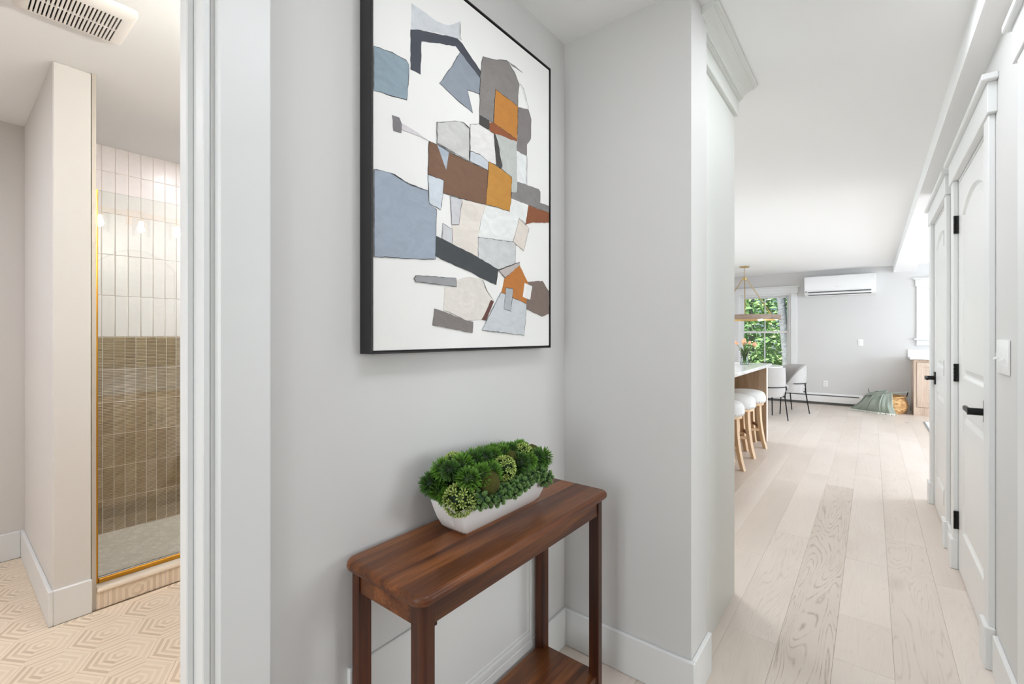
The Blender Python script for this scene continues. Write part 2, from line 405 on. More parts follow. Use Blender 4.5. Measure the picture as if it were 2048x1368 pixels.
for k in range(-23, 25):
    xa = X0+k*PW; xb = xa+PW
    if xb < -1.0: ys = 2.25
    elif xa > 2.6: ys = 4.66
    else: ys = -2.0
    if xb < -4.5 or xa > 4.5: continue
    cuts = [ys]
    if k in known: cuts += [c for c in known[k] if c > ys+.1]
    y = cuts[-1]
    if k not in known: y = ys+rp.uniform(.3, 1.9); cuts.append(y)
    while True:
        y += rp.uniform(1.5, 2.3)
        if y > 9.6: break
        cuts.append(y)
    cuts.append(10.0)
    for a, b in zip(cuts, cuts[1:]):
        t, g = strongs.get((k, a), (rp.uniform(.35, 1), rp.choice((.08, .12, .16, .22))))
        plank(max(xa, -4.5), min(xb, 4.5), a, b, t, g)

# ---- walls
XL = -.977; XB = -1.095           # hall face / bathroom face of the art wall
bm = bmesh.new(); wall_holes(bm, 0, XB, XL, -2.0, 1.581, 0, CE, [(-.46, .322, 0, 2.07)])
struct(fin('wall_left', bm, M['wall']))
struct(box('wall_corner', M['wall'], None, XB, -.478, 1.581, 1.762, 0, CE))
bm = bmesh.new(); wall_holes(bm, 1, 10.0, 10.15, -4.6, 4.6, 0, CE, [(-2.085, -1.195, .62, 2.04), (.675, 1.55, 1.2, 2.05)])
struct(fin('wall_back', bm, M['wall']))
bm = bmesh.new(); wall_holes(bm, 0, .36, .549, -2.0, 4.66, 0, CE, [(1.05, 1.907, 0, 2.05), (2.52, 3.36, 0, 2.05), (3.75, 4.55, 0, 2.05)])
struct(fin('wall_right', bm, M['wall']))
bm = bmesh.new(); wall_holes(bm, 0, 4.5, 4.62, 4.5, 10, 0, CE, [(5.1, 9.7, .1, 2.3)])
struct(fin('wall_living_right', bm, M['wall']))
bm = bmesh.new(); wall_holes(bm, 0, -4.62, -4.5, 2.13, 10, 0, CE, [(5.1, 7.7, .9, 2.15)])
struct(fin('wall_kitchen_left', bm, M['wall']))
bm = bmesh.new(); wall_holes(bm, 0, 2.6, 2.72, -2.0, 4.5, 0, CE, [(1.2, 2.7, .85, 2.15)])
struct(fin('wall_study_right', bm, M['wall']))
struct(box('wall_living_front', M['wall'], None, .549, 4.6, 4.5, 4.66, 0, CE))
struct(box('wall_kitchen_front', M['bathwall'], None, -4.6, XB, 2.13, 2.25, 0, CE))
bm = bmesh.new(); wall_holes(bm, 1, -2.1, -2.0, -4.6, 2.72, 0, CE, [(-.76, .14, .5, 2.25)])
struct(fin('wall_front', bm, M['wall']))
struct(box('wall_bathroom_back', M['bathwall'], None, -3.87, -3.75, -2.0, 2.13, 0, CE))
struct(box('wall_stub', M['bathwall'], None, -3.75, -2.754, .313, .437, 0, CE, bev=.004))
struct(box('trim_1', M['edge'], None, -3.75, -2.752, .438, .452, 0, CE))
struct(box('ceiling_beam', M['ceil'], None, .2835, .36, -2.0, 10.0, 2.308, CE))
struct(box('ceiling_beam', M['ceil'], None, .3601, .549, 4.66, 10.0, 2.308, CE))

# ---- baseboards: square edge with an eased top
def base_run(name, pts, h=.145):
    """pts: list of boxes (x0,x1,y0,y1)"""
    bm = bmesh.new()
    for b in pts: bx(bm, *b, 0, h, bev=.003)
    return struct(fin(name, bm, M['trim']))
base_run('baseboard_left', [(XL, XL+.014, .425, 1.567)])
base_run('baseboard_corner', [(XL, -.463, 1.566, 1.581), (-.478, -.463, 1.5811, 1.777)], .145)
base_run('baseboard_right', [(.345, .36, 1.998, 2.392), (.345, .36, 3.462, 3.655), (.345, .36, -2.0, .95)], .15)
base_run('baseboard_back', [(-.13, .5, 9.985, 10)], .13)
base_run('baseboard_stub', [(-3.75, -2.739, .298, .313), (-2.754, -2.739, .3131, .437)], .15)
base_run('baseboard_bathroom', [(-3.75, -3.735, -2.0, .298)], .15)

# ---- bathroom doorway casing and jamb in the art wall
jm = struct(empty('door_4', (0, 0, 0)), 'white cased bathroom doorway left of the abstract painting')
box('casing', M['trim'], jm, XL, -.957, .328, .4245, 0, 2.06, bev=.004)
box('casing', M['trim'], jm, XL, -.957, -.57, -.468, 0, 2.06, bev=.004)
box('head_casing', M['trim'], jm, XL, -.953, -.59, .445, 2.06, 2.19, bev=.003)
box('jamb', M['trim'], jm, XB, XL, .309, .322, 0, 2.06, bev=.002)
box('jamb', M['trim'], jm, XB, XL, -.46, -.447, 0, 2.06, bev=.002)
box('door_stop', M['trim'], jm, -1.062, -1.024, .297, .309, 0, 2.06, bev=.002)
box('casing', M['trim'], jm, -1.113, XB, .3215, .41, 0, 2.06, bev=.003)

# ---- three white panelled doors in the right wall
def arch(y0, y1, z0, zs, zp, n=18):
    """outline, counter-clockwise in (y,z), with a flat segmental arch"""
    p = [(y0, z0), (y1, z0), (y1, zs)]
    if zp > zs:
        for i in range(1, n):
            t = i/n; p.append((y1+(y0-y1)*t, zs+(zp-zs)*math.sin(PI*t)**.8))
    p.append((y0, zs)); return p
def inset(p, d):
    n = len(p); out = []
    for i in range(n):
        a = Vector(p[i-1]); b = Vector(p[i]); c = Vector(p[(i+1) % n])
        e1 = (b-a).normalized(); e2 = (c-b).normalized()
        n1 = Vector((-e1.y, e1.x)); n2 = Vector((-e2.y, e2.x)); m = (n1+n2)
        m = m/max(.3, m.dot(n1)); out.append((b.x+m.x*d, b.y+m.y*d))
    return out
def door_leaf(parent, y0, y1, z1):
    X = .361; bm = bmesh.new()
    po = [arch(y0+.115, y1-.115, .23, .85, .85), arch(y0+.115, y1-.115, 1.025, 1.855, 1.935)]
    rect = [(y0, .008), (y1, .008), (y1, z1), (y0, z1)]
    def loop(pts, x): return [bm.verts.new((x, y, z)) for y, z in pts]
    def edges(vs): return [bm.edges.new((vs[i], vs[(i+1) % len(vs)])) for i in range(len(vs))]
    R = loop(rect, X); es = edges(R); outs = []
    for p in po: v = loop(p, X); es += edges(v); outs.append((p, v))
    bmesh.ops.triangle_fill(bm, use_beauty=True, edges=es)
    for p, v in outs:
        prev = v
        for d, x in ((.003, X+.001), (.008, X+.008), (.014, X+.0125), (.022, X+.0125), (.046, X+.004), (.052, X+.0035)):
            nx = loop(inset(p, d), x)
            for i in range(len(p)): bm.faces.new((prev[i], prev[(i+1) % len(p)], nx[(i+1) % len(p)], nx[i]))
            prev = nx
        bm.faces.new(prev)
    Bk = loop(rect, X+.035)
    for i in range(4): bm.faces.new((R[i], R[(i+1) % 4], Bk[(i+1) % 4], Bk[i]))
    bm.faces.new(Bk)
    return fin('door_leaf', bm, M['door'], parent)
def lever(parent, y, z, s):
    h = box('lever_handle', M['black'], parent, .353, .3612, y-.033, y+.033, z-.045, z+.045, bev=.002)
    bm = bmesh.new(); tube(bm, [(.354, y, z), (.303, y, z)], .0145, 16)
    fin('spindle', bm, M['black'], h, True)
    bm = bmesh.new(); prism(bm, [(.316, z-.010), (.304, z-.010), (.302, z), (.304, z+.010), (.316, z+.010)], 1, y-s*.014, y+s*.115)
    bmesh.ops.bevel(bm, geom=bm.edges[:], offset=.002, segments=2, affect='EDGES'); fin('lever', bm, M['black'], h)
def hinge(parent, y, z, s):
    h = box('hinge', M['black'], parent, .343, .3618, y-.0025, y+.0025, z-.047, z+.047)
    bm = bmesh.new()
    for k in range(5): tube(bm, [(.345, y-s*.004, z-.047+k*.0188+.0006), (.345, y-s*.004, z-.047+(k+1)*.0188-.0006)], .0052, 10)
    fin('knuckle', bm, M['black'], h, True)
    bm = bmesh.new()
    for k in (-.032, 0, .032): tube(bm, [(.354, y-.0032, z+k), (.354, y+.0032, z+k)], .0028, 8)
    fin('screw', bm, M['dark'], h)
def cased_door(name, y0, y1, hy, ly, ls, label):
    d = struct(empty(name, (.36, (y0+y1)/2, 0)), label)
    def b(nm, *a, **k):
        return box(nm, M['trim'], d, *a, **k)
    b('casing', .340, .3605, y0-.09, y0, .155, 2.062, bev=.003); b('casing', .340, .3605, y1, y1+.09, .155, 2.062, bev=.003)
    b('plinth_block', .328, .3605, y0-.1, y0+.003, 0, .158, bev=.004); b('plinth_block', .328, .3605, y1-.003, y1+.1, 0, .158, bev=.004)
    b('head_casing', .334, .3605, y0-.118, y1+.118, 2.062, 2.174, bev=.002)
    b('head_cap', .316, .3605, y0-.145, y1+.145, 2.174, 2.198, bev=.003)
    b('jamb', .3605, .5, y0, y0+.006, 0, 2.05); b('jamb', .3605, .5, y1-.006, y1, 0, 2.05); b('jamb', .3605, .5, y0, y1, 2.045, 2.05)
    if ls == 0: return
    door_leaf(d, y0+.009, y1-.009, 2.042)
    lever(d, ly, .935, ls)
    for z in (.265, 1.045, 1.828): hinge(d, hy, z, 1 if hy > (y0+y1)/2 else -1)
cased_door('door_1', 2.52, 3.36, 3.352, 2.595, 1, 'nearer white arched panel door with the lever in full view')
cased_door('door_2', 3.75, 4.55, 3.758, 4.48, -1, 'farther white arched panel door, hinged on its near side')
cased_door('door_3', 1.05, 1.907, 1.895, 1.12, 0, 'white cased open doorway at the right edge of the photo, beside the switch plate')

# ---- windows of the far wall
def sash_window(name, x0, x1, z0, z1, label):
    wv_ = struct(empty(name, (0, 0, 0)), label); T = M['trim']
    box('casing', T, wv_, x0-.1, x0, 9.978, 10, z0-.02, z1, bev=.003); box('casing', T, wv_, x1, x1+.1, 9.978, 10, z0-.02, z1, bev=.003)
    box('head_casing', T, wv_, x0-.115, x1+.115, 9.974, 10, z1, z1+.115, bev=.003); box('head_cap', T, wv_, x0-.14, x1+.14, 9.955, 10, z1+.115, z1+.138, bev=.003)
    box('window_sill', T, wv_, x0-.13, x1+.13, 9.93, 10.06, z0-.03, z0, bev=.004); box('apron', T, wv_, x0-.1, x1+.1, 9.98, 10, z0-.12, z0-.03, bev=.003)
    boxes('window_frame', T, wv_, [(x0, x0+.035, 10.001, 10.12, z0+.02, z1-.035), (x1-.035, x1, 10.001, 10.12, z0+.02, z1-.035), (x0, x1, 10.001, 10.12, z1-.035, z1), (x0, x1, 10.001, 10.12, z0, z0+.02)])
    zm = z0+(z1-z0)*.485; xm = (x0+x1)/2
    for nm, a, b, y in (('sash', z0+.02, zm+.018, 10.03), ('sash', zm-.018, z1-.035, 10.065)):
        f = boxes(nm, T, wv_, [(x0+.035, x0+.072, y, y+.03, a, b), (x1-.072, x1-.035, y, y+.03, a, b), (x0+.072, x1-.072, y, y+.03, a, a+.036), (x0+.072, x1-.072, y, y+.03, b-.036, b)], bev=.003)
        box('muntin', T, f, xm-.009, xm+.009, y+.004, y+.026, a+.036, b-.036, bev=.002)
        for xa, xb in ((x0+.072, xm-.009), (xm+.009, x1-.072)):
            box('pane', M['glass'], f, xa, xb, y+.013, y+.016, a+.036, b-.036)
    for k in (.27, .73):
        bm = bmesh.new(); x = x0+(x1-x0)*k; bx(bm, x-.028, x+.028, 10.01, 10.04, zm+.018, zm+.028, bev=.003); tube(bm, [(x, 10.02, zm+.03), (x+.03, 10.012, zm+.034)], .006, 8)
        fin('sash_lock', bm, T, wv_)
sash_window('window_1', -2.085, -1.195, .62, 2.04, 'tall white double-hung window behind the dining chairs')
sash_window('window_2', .675, 1.55, 1.2, 2.05, 'white window above the pale oak sideboard')
# ---- glass doors of the living room, kitchen window, and windows added for the hall's fill lights (all out of view)
wd = struct(empty('window_3', (4.5, 7.4, 0)), 'wide living-room window wall beyond the right edge of the view')
for k in range(4):
    ya = 5.1+k*1.15
    f = boxes('sash', M['trim'], wd, [(4.53, 4.57, ya, ya+.06, .1, 2.3), (4.53, 4.57, ya+1.09, ya+1.15, .1, 2.3), (4.53, 4.57, ya, ya+1.15, .1, .18), (4.53, 4.57, ya, ya+1.15, 2.24, 2.3)])

def plain_window(name, axis, a0, a1, u0, u1, z0, z1, face, sgn, label):
    wv_ = struct(empty(name, (0, 0, 0)), label)
    def bb(nm, mt, p, q0, q1, ua, ub, za, zb, **k):
        return box(nm, mt, p, *((q0, q1, ua, ub) if axis == 0 else (ua, ub, q0, q1)), za, zb, **k)
    f0, f1 = sorted((face, face+sgn*.02))
    for ua, ub, za, zb in ((u0-.09, u0, z0-.09, z1+.1), (u1, u1+.09, z0-.09, z1+.1), (u0, u1, z1, z1+.1), (u0, u1, z0-.09, z0)): bb('casing', M['trim'], wv_, f0, f1, ua, ub, za, zb, bev=.003)
    m = (a0+a1)/2; um = (u0+u1)/2
    for ua, ub in ((u0, um), (um, u1)):
        bm = bmesh.new()
        for b in ((ua+.001, ua+.05, z0+.001, z1-.001), (ub-.05, ub-.001, z0+.001, z1-.001), (ua+.05, ub-.05, z0+.001, z0+.05), (ua+.05, ub-.05, z1-.05, z1-.001)): bx(bm, *((m-.02, m+.02, b[0], b[1]) if axis == 0 else (b[0], b[1], m-.02, m+.02)), b[2], b[3])
        s_ = fin('sash', bm, M['trim'], wv_)
        bb('pane', M['glass'], s_, m-.002, m+.002, ua+.05, ub-.05, z0+.05, z1-.05)
plain_window('window_4', 0, -4.62, -4.5, 5.1, 7.7, .9, 2.15, -4.5, 1, 'wide kitchen window on the far left, out of the photo')
plain_window('window_5', 0, 2.6, 2.72, 1.2, 2.7, .85, 2.15, 2.6, -1, 'window added in the unseen room behind the right-hand doorway for side fill')
plain_window('window_6', 1, -2.1, -2.0, -.76, .14, .5, 2.25, -2.0, 1, 'tall window added behind the camera for the fill light')

# ---- bathroom: hexagon floor, shower curb, shower floor, tiled wall
bf = struct(box('floor_bathroom', M['wgrout'], None, -3.75, -1.04, -2.0, 2.13, -.02, -.005))
HW = .212; HR = HW/math.sqrt(3); RS = 1.5*HR
def clip(poly, ax, lim, keep_less):
    out = []
    for i in range(len(poly)):
        a = poly[i]; b = poly[(i+1) % len(poly)]
        ia = (a[ax] <= lim) if keep_less else (a[ax] >= lim); ib = (b[ax] <= lim) if keep_less else (b[ax] >= lim)
        if ia: out.append(a)
        if ia != ib:
            t = (lim-a[ax])/(b[ax]-a[ax]); out.append(tuple(a[k]+(b[k]-a[k])*t for k in range(len(a))))
    return out
def hex_tile(cx, cy_, regions, name, parent, frame=None):
    bm = bmesh.new(); ul = bm.loops.layers.uv.new('ring'); R = HR-.0007; any_ = False
    cs = [(cx+R*math.sin(PI/3*k), cy_+R*math.cos(PI/3*k)) for k in range(6)]
    fr_ = frame or (lambda x, y, z: (x, y, z))
    for bounds in regions:
        for k in range(6):
            a = cs[k]; b = cs[(k+1) % 6]
            tri = [(cx, cy_, 0.0, k+.5), (a[0], a[1], 1.0, k+.5), (b[0], b[1], 1.0, k+.5)]
            for ax, lim, less in bounds:
                if tri: tri = clip(tri, ax, lim, less)
            if len(tri) < 3: continue
            f = bm.faces.new([bm.verts.new(fr_(p[0], p[1], 0)) for p in tri])
            for lp, p in zip(f.loops, tri): lp[ul].uv = (min(p[2], .9999), p[3])
            any_ = True
            sk = [p for p in tri if p[2] > .999]
            if len(sk) == 2:
                e0, e1 = sk
                f2 = bm.faces.new([bm.verts.new(fr_(*q)) for q in ((e0[0], e0[1], 0), (e1[0], e1[1], 0), (e1[0], e1[1], -.004), (e0[0], e0[1], -.004))])
                for lp in f2.loops: lp[ul].uv = (.999, k+.5)
    if not any_: bm.free(); return
    me = D.meshes.new(name); bm.to_mesh(me); bm.free(); me.materials.append(M['hex'])
    o = D.objects.new(name, me); COL.objects.link(o); o.parent = parent
for j in range(-14, 11):
    for i in range(-8, 9):
        cx = -2.507+i*HW+(HW/2 if j % 2 else 0); cyy = .447+j*RS
        if cx > -1.0 or cx < -3.85 or cyy > 2.2 or cyy < -2.05: continue
        rA = [(0, -1.045, True), (0, -2.739, False), (1, -2.0, False), (1, 2.13, True)]
        rB = [(0, -2.739, True), (0, -3.735, False), (1, -2.0, False), (1, .2985, True)]
        hex_tile(cx, cyy, [rA, rB], 'hexagon_tile', bf)
box('threshold', M['marble'], bf, -1.095, -.98, -.447, .309, -.012, .006, bev=.004)
cb_ = struct(empty('trim_2'), 'shower curb of hexagon tile under a cream marble slab')
box('curb_core', M['grout'], cb_, -2.90, -2.752, .452, 2.13, 0, .078)
for i in range(-1, 9):                                       # hexagons set upright on the curb's face
    hex_tile(.60+i*HW*1.02, .03, [[(0, .455, False), (0, 2.12, True), (1, .001, False), (1, .076, True)]], 'curb_tile', cb_, lambda x, y, z: (-2.7495+z, x, y))
box('curb_slab', M['marble'], cb_, -2.915, -2.737, .453, 2.13, .078, .098, bev=.006, seg=2, smooth=True)
struct(box('floor_shower', M['mosaic'], None, -3.75, -2.90, .452, 2.13, 0, .012))
tw = struct(box('wall_shower', M['grout'], None, -3.75, -3.7358, .452, 2.13, .012, CE))
# white stacked tiles
bm = bmesh.new(); bx(bm, 0, .0085, .0011, .0629, .0012, .2558, bev=.0022, seg=1); wt0 = fin('white_tile', bm, M['wtile'], tw, True)
bm = bmesh.new(); bx(bm, 0, .0085, .0011, .0629, .0012, .1588, bev=.0022, seg=1); wt1 = fin('white_tile', bm, M['wtile'], tw, True)
first = {0: True, 1: True}
for r_ in range(5):
    for c_ in range(26):
        y = .6373-.0643*2+c_*.0643; z = 1.233+r_*.257; top = r_ == 4
        if y+.063 > 2.13: continue
        src = wt1 if top else wt0
        if first[top]: first[top] = False; src.location = (-3.742, y, z)
        else: inst(src, 'white_tile', tw, (-3.742+random.uniform(0, .0012), y, z))
bm = bmesh.new()
prof = [(0, .0015)]
for k in range(21):
    z = .0015+.2*k/21; prof += [(.0065, z+.0002), (.0088, z+.0028), (.0088, z+.0062), (.0065, z+.0090)]
prof.append((0, .2015))
prism(bm, [(x, z) for x, z in prof], 1, .0022, .052); bt0 = fin('brown_tile', bm, M['btile'], tw)
fb = True
for r_ in range(6):
    for c_ in range(30):
        y = .5893-.0542+c_*.0542; z = .014+r_*.2032
        if y+.054 > 2.13: continue
        if fb: fb = False; bt0.location = (-3.742, y, z)
        else: inst(bt0, 'brown_tile', tw, (-3.742+random.uniform(-.0008, .0008), y, z))
# white corner shelf in the shower
sh = struct(box('trim_3', M['ceramic'], None, -3.742, -3.62, 1.062, 1.36, .449, .508, bev=.006, seg=2, smooth=True))

# ---- tall kitchen cabinet end and crown (left of the opening)
kc = thing('pantry_cabinet', 'tall pale grey built-in cabinet end with a deep crown, beside the wall end', 'cabinet', (-.82, 2.08, 0))
def kb(nm, mt, *a, **k):
    return box(nm, mt, kc, *a, **k)
kb('side_panel', M['cabinet'], -.54, -.52, 1.768, 2.392, 0, 2.30, bev=.001)
kb('carcass', M['cabinet'], -1.09, -.541, 1.78, 2.37, .1, 2.30)
kb('toe_kick', M['dark'], -1.09, -.545, 1.80, 2.30, 0, .1)
for k, (za, zb) in enumerate(((.11, 1.25), (1.256, 2.285))):
    dd = kb('cabinet_door', M['cabinet'], -1.085, -.543, 2.371, 2.390, za, zb, bev=.002)
    kb('pull', M['black'], -.585, -.573, 2.391, 2.42, (1.0, 1.735)[k], (1.16, 1.80)[k], bev=.003)
kb('frieze', M['cabinet'], -.541, -.502, 1.768, 2.395, 2.297, 2.372, bev=.002)
bm = bmesh.new()
def crown_prof():
    p = [(-.541, 2.364), (-.494, 2.364), (-.494, 2.369), (-.489, 2.369), (-.489, 2.373), (-.484, 2.373)]
    for i in range(1, 9):
        t = i/9*PI/2; p.append((-.484+.046*(1-math.cos(t)), 2.373+.028*math.sin(t)))
    p += [(-.436, 2.401), (-.436, 2.405), (-.430, 2.407), (-.426, 2.411), (-.420, 2.412), (-.420, 2.4195), (-.541, 2.4195)]
    return p
prism(bm, crown_prof(), 1, 1.70, 2.395)
fin('crown_molding', bm, M['cabinet'], kc)
# ================================================================ THINGS IN THE HALL
# ---- framed abstract painting
PX = -.93
pt = thing('painting', 'large abstract painting of grey, blue and rust blocks in a thin black frame', 'painting', (XL, 1.025, 1.196))
Y0, Y1, Z0, Z1 = .640, 1.410, 1.196, 2.226
fw_ = .0045
for nm, b in (('frame_rail', (XL+.001, PX, Y0, Y0+fw_, Z0, Z1)), ('frame_rail', (XL+.001, PX, Y1-fw_, Y1, Z0, Z1)), ('frame_rail', (XL+.001, PX, Y0+fw_, Y1-fw_, Z0, Z0+fw_)), ('frame_rail', (XL+.001, PX, Y0+fw_, Y1-fw_, Z1-fw_, Z1))):
    box(nm, M['blackframe'], pt, *b, bev=.0008)
box('backing', M['blackframe'], pt, XL+.002, PX-.02, Y0+fw_, Y1-fw_, Z0+fw_, Z1-fw_)
cvs = box('canvas', M['canvas'], pt, PX-.02, PX-.003, Y0+.008, Y1-.008, Z0+.008, Z1-.008, bev=.001)
rj = random.Random(11)
def rough(poly, step=.012, amp=.0012, closed=True):
    out = []; n = len(poly)
    for i in range(n if closed else n-1):
        a = Vector(poly[i]); b = Vector(poly[(i+1) % n]); d = (b-a); L = d.length; k = max(1, int(L/step)); nn = Vector((-d.y, d.x)).normalized() if L > 0 else Vector((0, 0))
        for j in range(k):
            p = a+d*(j/k)
            if j or not closed: p = p+nn*rj.uniform(-amp, amp)
            out.append((min(max(p.x, Y0+.009), Y1-.009), min(max(p.y, Z0+.009), Z1-.009)))
    if not closed: out.append(tuple(poly[-1]))
    return out
def ribbon(bm, pts, wd, x):
    vs = []
    for i, p in enumerate(pts):
        p = Vector(p); t = (Vector(pts[min(i+1, len(pts)-1)])-Vector(pts[max(i-1, 0)])); t = t.normalized() if t.length else Vector((1, 0))
        n = Vector((-t.y, t.x))*wd*rj.uniform(.25, 1.0)
        vs.append((bm.verts.new((x, *(p+n))), bm.verts.new((x, *(p-n)))))
    for a, b in zip(vs, vs[1:]): bm.faces.new((a[0], a[1], b[1], b[0]))
PATCHES=[
((205,209,214),0,[(0.7628,2.0987),(0.7999,2.0998),(0.8489,2.0988),(0.8905,2.1097),(0.9121,2.1244),(0.9354,2.1437),(0.9388,2.0955),(0.9231,2.0907),(0.8489,2.0693),(0.7606,2.0312)]),
((62,66,78),0,[(0.7592,2.0287),(0.7811,2.0403),(0.8489,2.0648),(0.9287,2.0924),(0.9484,2.0884),(1.0281,2.0442),(1.0243,2.0207),(0.9388,2.0595),(0.922,2.0672),(0.8489,2.039),(0.7961,2.0171),(0.7928,1.9278),(0.7592,1.9262)]),
((135,156,168),1,[(0.6422,1.9307),(0.702,1.9418),(0.7449,1.9433),(0.7538,1.9362),(0.7529,1.9009),(0.7471,1.8423),(0.7104,1.8354),(0.6422,1.8253)]),
((138,148,160),1,[(0.9399,2.0593),(1.0262,2.0215),(1.0218,1.9712),(0.9699,1.9627),(0.9924,1.9032),(0.9456,1.9122),(0.8591,1.934),(0.9012,1.9942)]),
((132,126,123),1,[(1.0388,2.0937),(1.081,2.1053),(1.1537,2.1363),(1.1941,2.1163),(1.2207,2.0877),(1.213,2.0448),(1.213,2.0099),(1.0958,2.0182),(1.0857,1.9073),(1.0218,1.9078),(1.0243,2.0047),(1.0312,2.071)]),
((140,138,136),0,[(1.1537,2.1363),(1.1956,2.1392),(1.2402,2.1354),(1.1792,2.1315)]),
((125,118,117),0,[(1.2146,2.0082),(1.2722,2.0237),(1.2902,1.9944),(1.2869,1.9255),(1.2641,1.8986),(1.2625,1.8575),(1.2031,1.86),(1.2115,1.8999)]),
((150,76,30),0,[(1.0665,1.9024),(1.0877,1.908),(1.2092,1.8968),(1.2054,1.8876),(1.0911,1.8756),(1.0678,1.8792)]),
((198,124,34),1,[(1.0958,2.0182),(1.213,2.0099),(1.2092,1.8968),(1.0877,1.908)]),
((62,58,56),0,[(1.0218,1.9087),(1.0665,1.9067),(1.0678,1.8805),(1.0199,1.8735)]),
((200,199,195),1,[(0.8489,1.8231),(0.9176,1.8516),(0.9513,1.86),(0.9787,1.8517),(0.9775,1.753),(0.9231,1.7545),(0.8489,1.7656)]),
((227,224,222),1,[(0.9805,1.8654),(1.0168,1.88),(1.0877,1.8753),(1.0998,1.7809),(1.0613,1.7781),(1.0231,1.7897),(0.9787,1.7861)]),
((62,58,56),0,[(1.0877,1.8753),(1.1026,1.8739),(1.1302,1.7876),(1.1253,1.7728),(1.0998,1.7795)]),
((196,203,210),1,[(0.9787,1.7861),(1.0231,1.7889),(1.0626,1.7785),(1.06,1.7519),(0.9787,1.7566)]),
((186,190,185),0,[(1.0958,1.8773),(1.2031,1.8887),(1.2054,1.8561),(1.2092,1.755),(1.2068,1.721),(1.1776,1.7137),(1.1745,1.7634),(1.1426,1.7722),(1.1323,1.7726),(1.1253,1.8217)]),
((226,229,228),0,[(1.2054,1.8584),(1.2625,1.8575),(1.2601,1.7589),(1.2077,1.7555)]),
((120,82,56),1,[(0.8216,1.7621),(0.8489,1.7618),(0.8932,1.7549),(0.9775,1.753),(1.06,1.7519),(1.05,1.643),(0.9662,1.6378),(0.8722,1.636),(0.8744,1.671),(0.8176,1.6695),(0.8182,1.6737)]),
((166,179,192),0,[(0.8489,1.7618),(0.8942,1.7565),(0.8836,1.7028)]),
((197,133,38),1,[(1.0645,1.7799),(1.1288,1.7738),(1.1777,1.7627),(1.1792,1.7575),(1.1707,1.6473),(1.1204,1.6473),(1.05,1.643),(1.0582,1.7248)]),
((118,113,116),0,[(0.702,1.7862),(0.7232,1.7883),(0.7305,1.7753),(0.7296,1.7522),(0.7062,1.7492)]),
((208,203,205),0,[(0.7305,1.776),(0.7719,1.7724),(0.8201,1.7634),(0.7811,1.763),(0.7305,1.7613)]),
((152,164,180),1,[(0.6428,1.6367),(0.6972,1.6416),(0.7515,1.6287),(0.8151,1.6278),(0.8212,1.5941),(0.8473,1.5841),(0.8436,1.4482),(0.7421,1.4367),(0.646,1.4291)]),
((201,210,218),1,[(0.8176,1.6714),(0.8744,1.6702),(0.8705,1.6255),(0.8624,1.5866),(0.8212,1.5961)]),
((198,198,201),1,[(0.8984,1.633),(0.9468,1.6354),(0.9331,1.5591),(0.9052,1.5538)]),
((223,214,204),0,[(0.9468,1.6341),(1.05,1.6417),(1.0247,1.5873),(1.0136,1.5367),(1.0136,1.4751),(0.9069,1.4971),(0.9058,1.5514),(0.9331,1.5599)]),
((227,229,226),0,[(1.05,1.6408),(1.1668,1.6464),(1.1769,1.6929),(1.2705,1.6913),(1.2552,1.6268),(1.2189,1.6354),(1.1847,1.5512),(1.0136,1.5367),(1.0267,1.5877)]),
((200,202,202),1,[(1.0136,1.5367),(1.1847,1.5512),(1.198,1.5485),(1.1965,1.4802),(1.1095,1.4499),(1.0136,1.4729)]),
((200,200,202),1,[(0.8705,1.5516),(0.9058,1.5411),(0.9058,1.4985),(0.8667,1.5089)]),
((223,212,201),1,[(1.2189,1.6354),(1.2748,1.6113),(1.2435,1.5294),(1.1847,1.5512)]),
((130,126,125),0,[(1.2108,1.7563),(1.3321,1.7624),(1.3431,1.7547),(1.3412,1.7151),(1.3976,1.7173),(1.3976,1.692),(1.2705,1.6913),(1.1745,1.6928),(1.1792,1.7141),(1.2068,1.72)]),
((142,76,38),0,[(1.2705,1.6903),(1.3976,1.692),(1.3976,1.6555),(1.3052,1.6386),(1.2552,1.6218)]),
((58,62,66),0,[(0.8452,1.5121),(0.9012,1.5011),(0.9849,1.4842),(1.1095,1.4508),(1.0987,1.4011),(1.0234,1.4166),(0.9724,1.4308),(0.8788,1.4488),(0.8436,1.4574)]),
((150,151,153),1,[(0.7753,1.3966),(0.8678,1.4022),(0.9214,1.4051),(0.9231,1.3794),(0.8678,1.38),(0.7753,1.3803),(0.7695,1.3885)]),
((219,213,204),0,[(0.9214,1.3993),(0.9724,1.4136),(1.03,1.4128),(1.0824,1.3494),(1.03,1.2907),(0.9601,1.2844),(0.9127,1.3018),(0.8744,1.3105),(0.8777,1.3756),(0.9231,1.3794)]),
((124,116,113),0,[(0.841,1.3138),(0.8899,1.303),(0.9601,1.2853),(0.9924,1.2809),(0.9899,1.2487),(0.9127,1.2583),(0.8336,1.2685)]),
((100,56,46),0,[(1.0727,1.352),(1.0873,1.3474),(1.05,1.2868),(1.03,1.2898)]),
((183,173,169),1,[(1.1095,1.4485),(1.2189,1.4879),(1.2205,1.4763),(1.1426,1.4277)]),
((122,104,94),0,[(1.2662,1.4259),(1.355,1.4378),(1.3976,1.4032),(1.3976,1.32),(1.355,1.3095),(1.2586,1.3324),(1.2578,1.3574)]),
((192,113,36),0,[(1.2189,1.4771),(1.2679,1.4235),(1.2578,1.3489),(1.1847,1.3603),(1.124,1.3767),(1.1448,1.4288)]),
((197,202,206),1,[(1.1204,1.3783),(1.2578,1.3499),(1.2452,1.241),(1.032,1.2574)]),
((233,231,229),0,[(1.2469,1.4201),(1.2912,1.4129),(1.2791,1.3653),(1.2369,1.3726)]),
((170,175,180),1,[(1.1463,1.3968),(1.1839,1.3941),(1.1714,1.3202),(1.1351,1.3266)]),
]
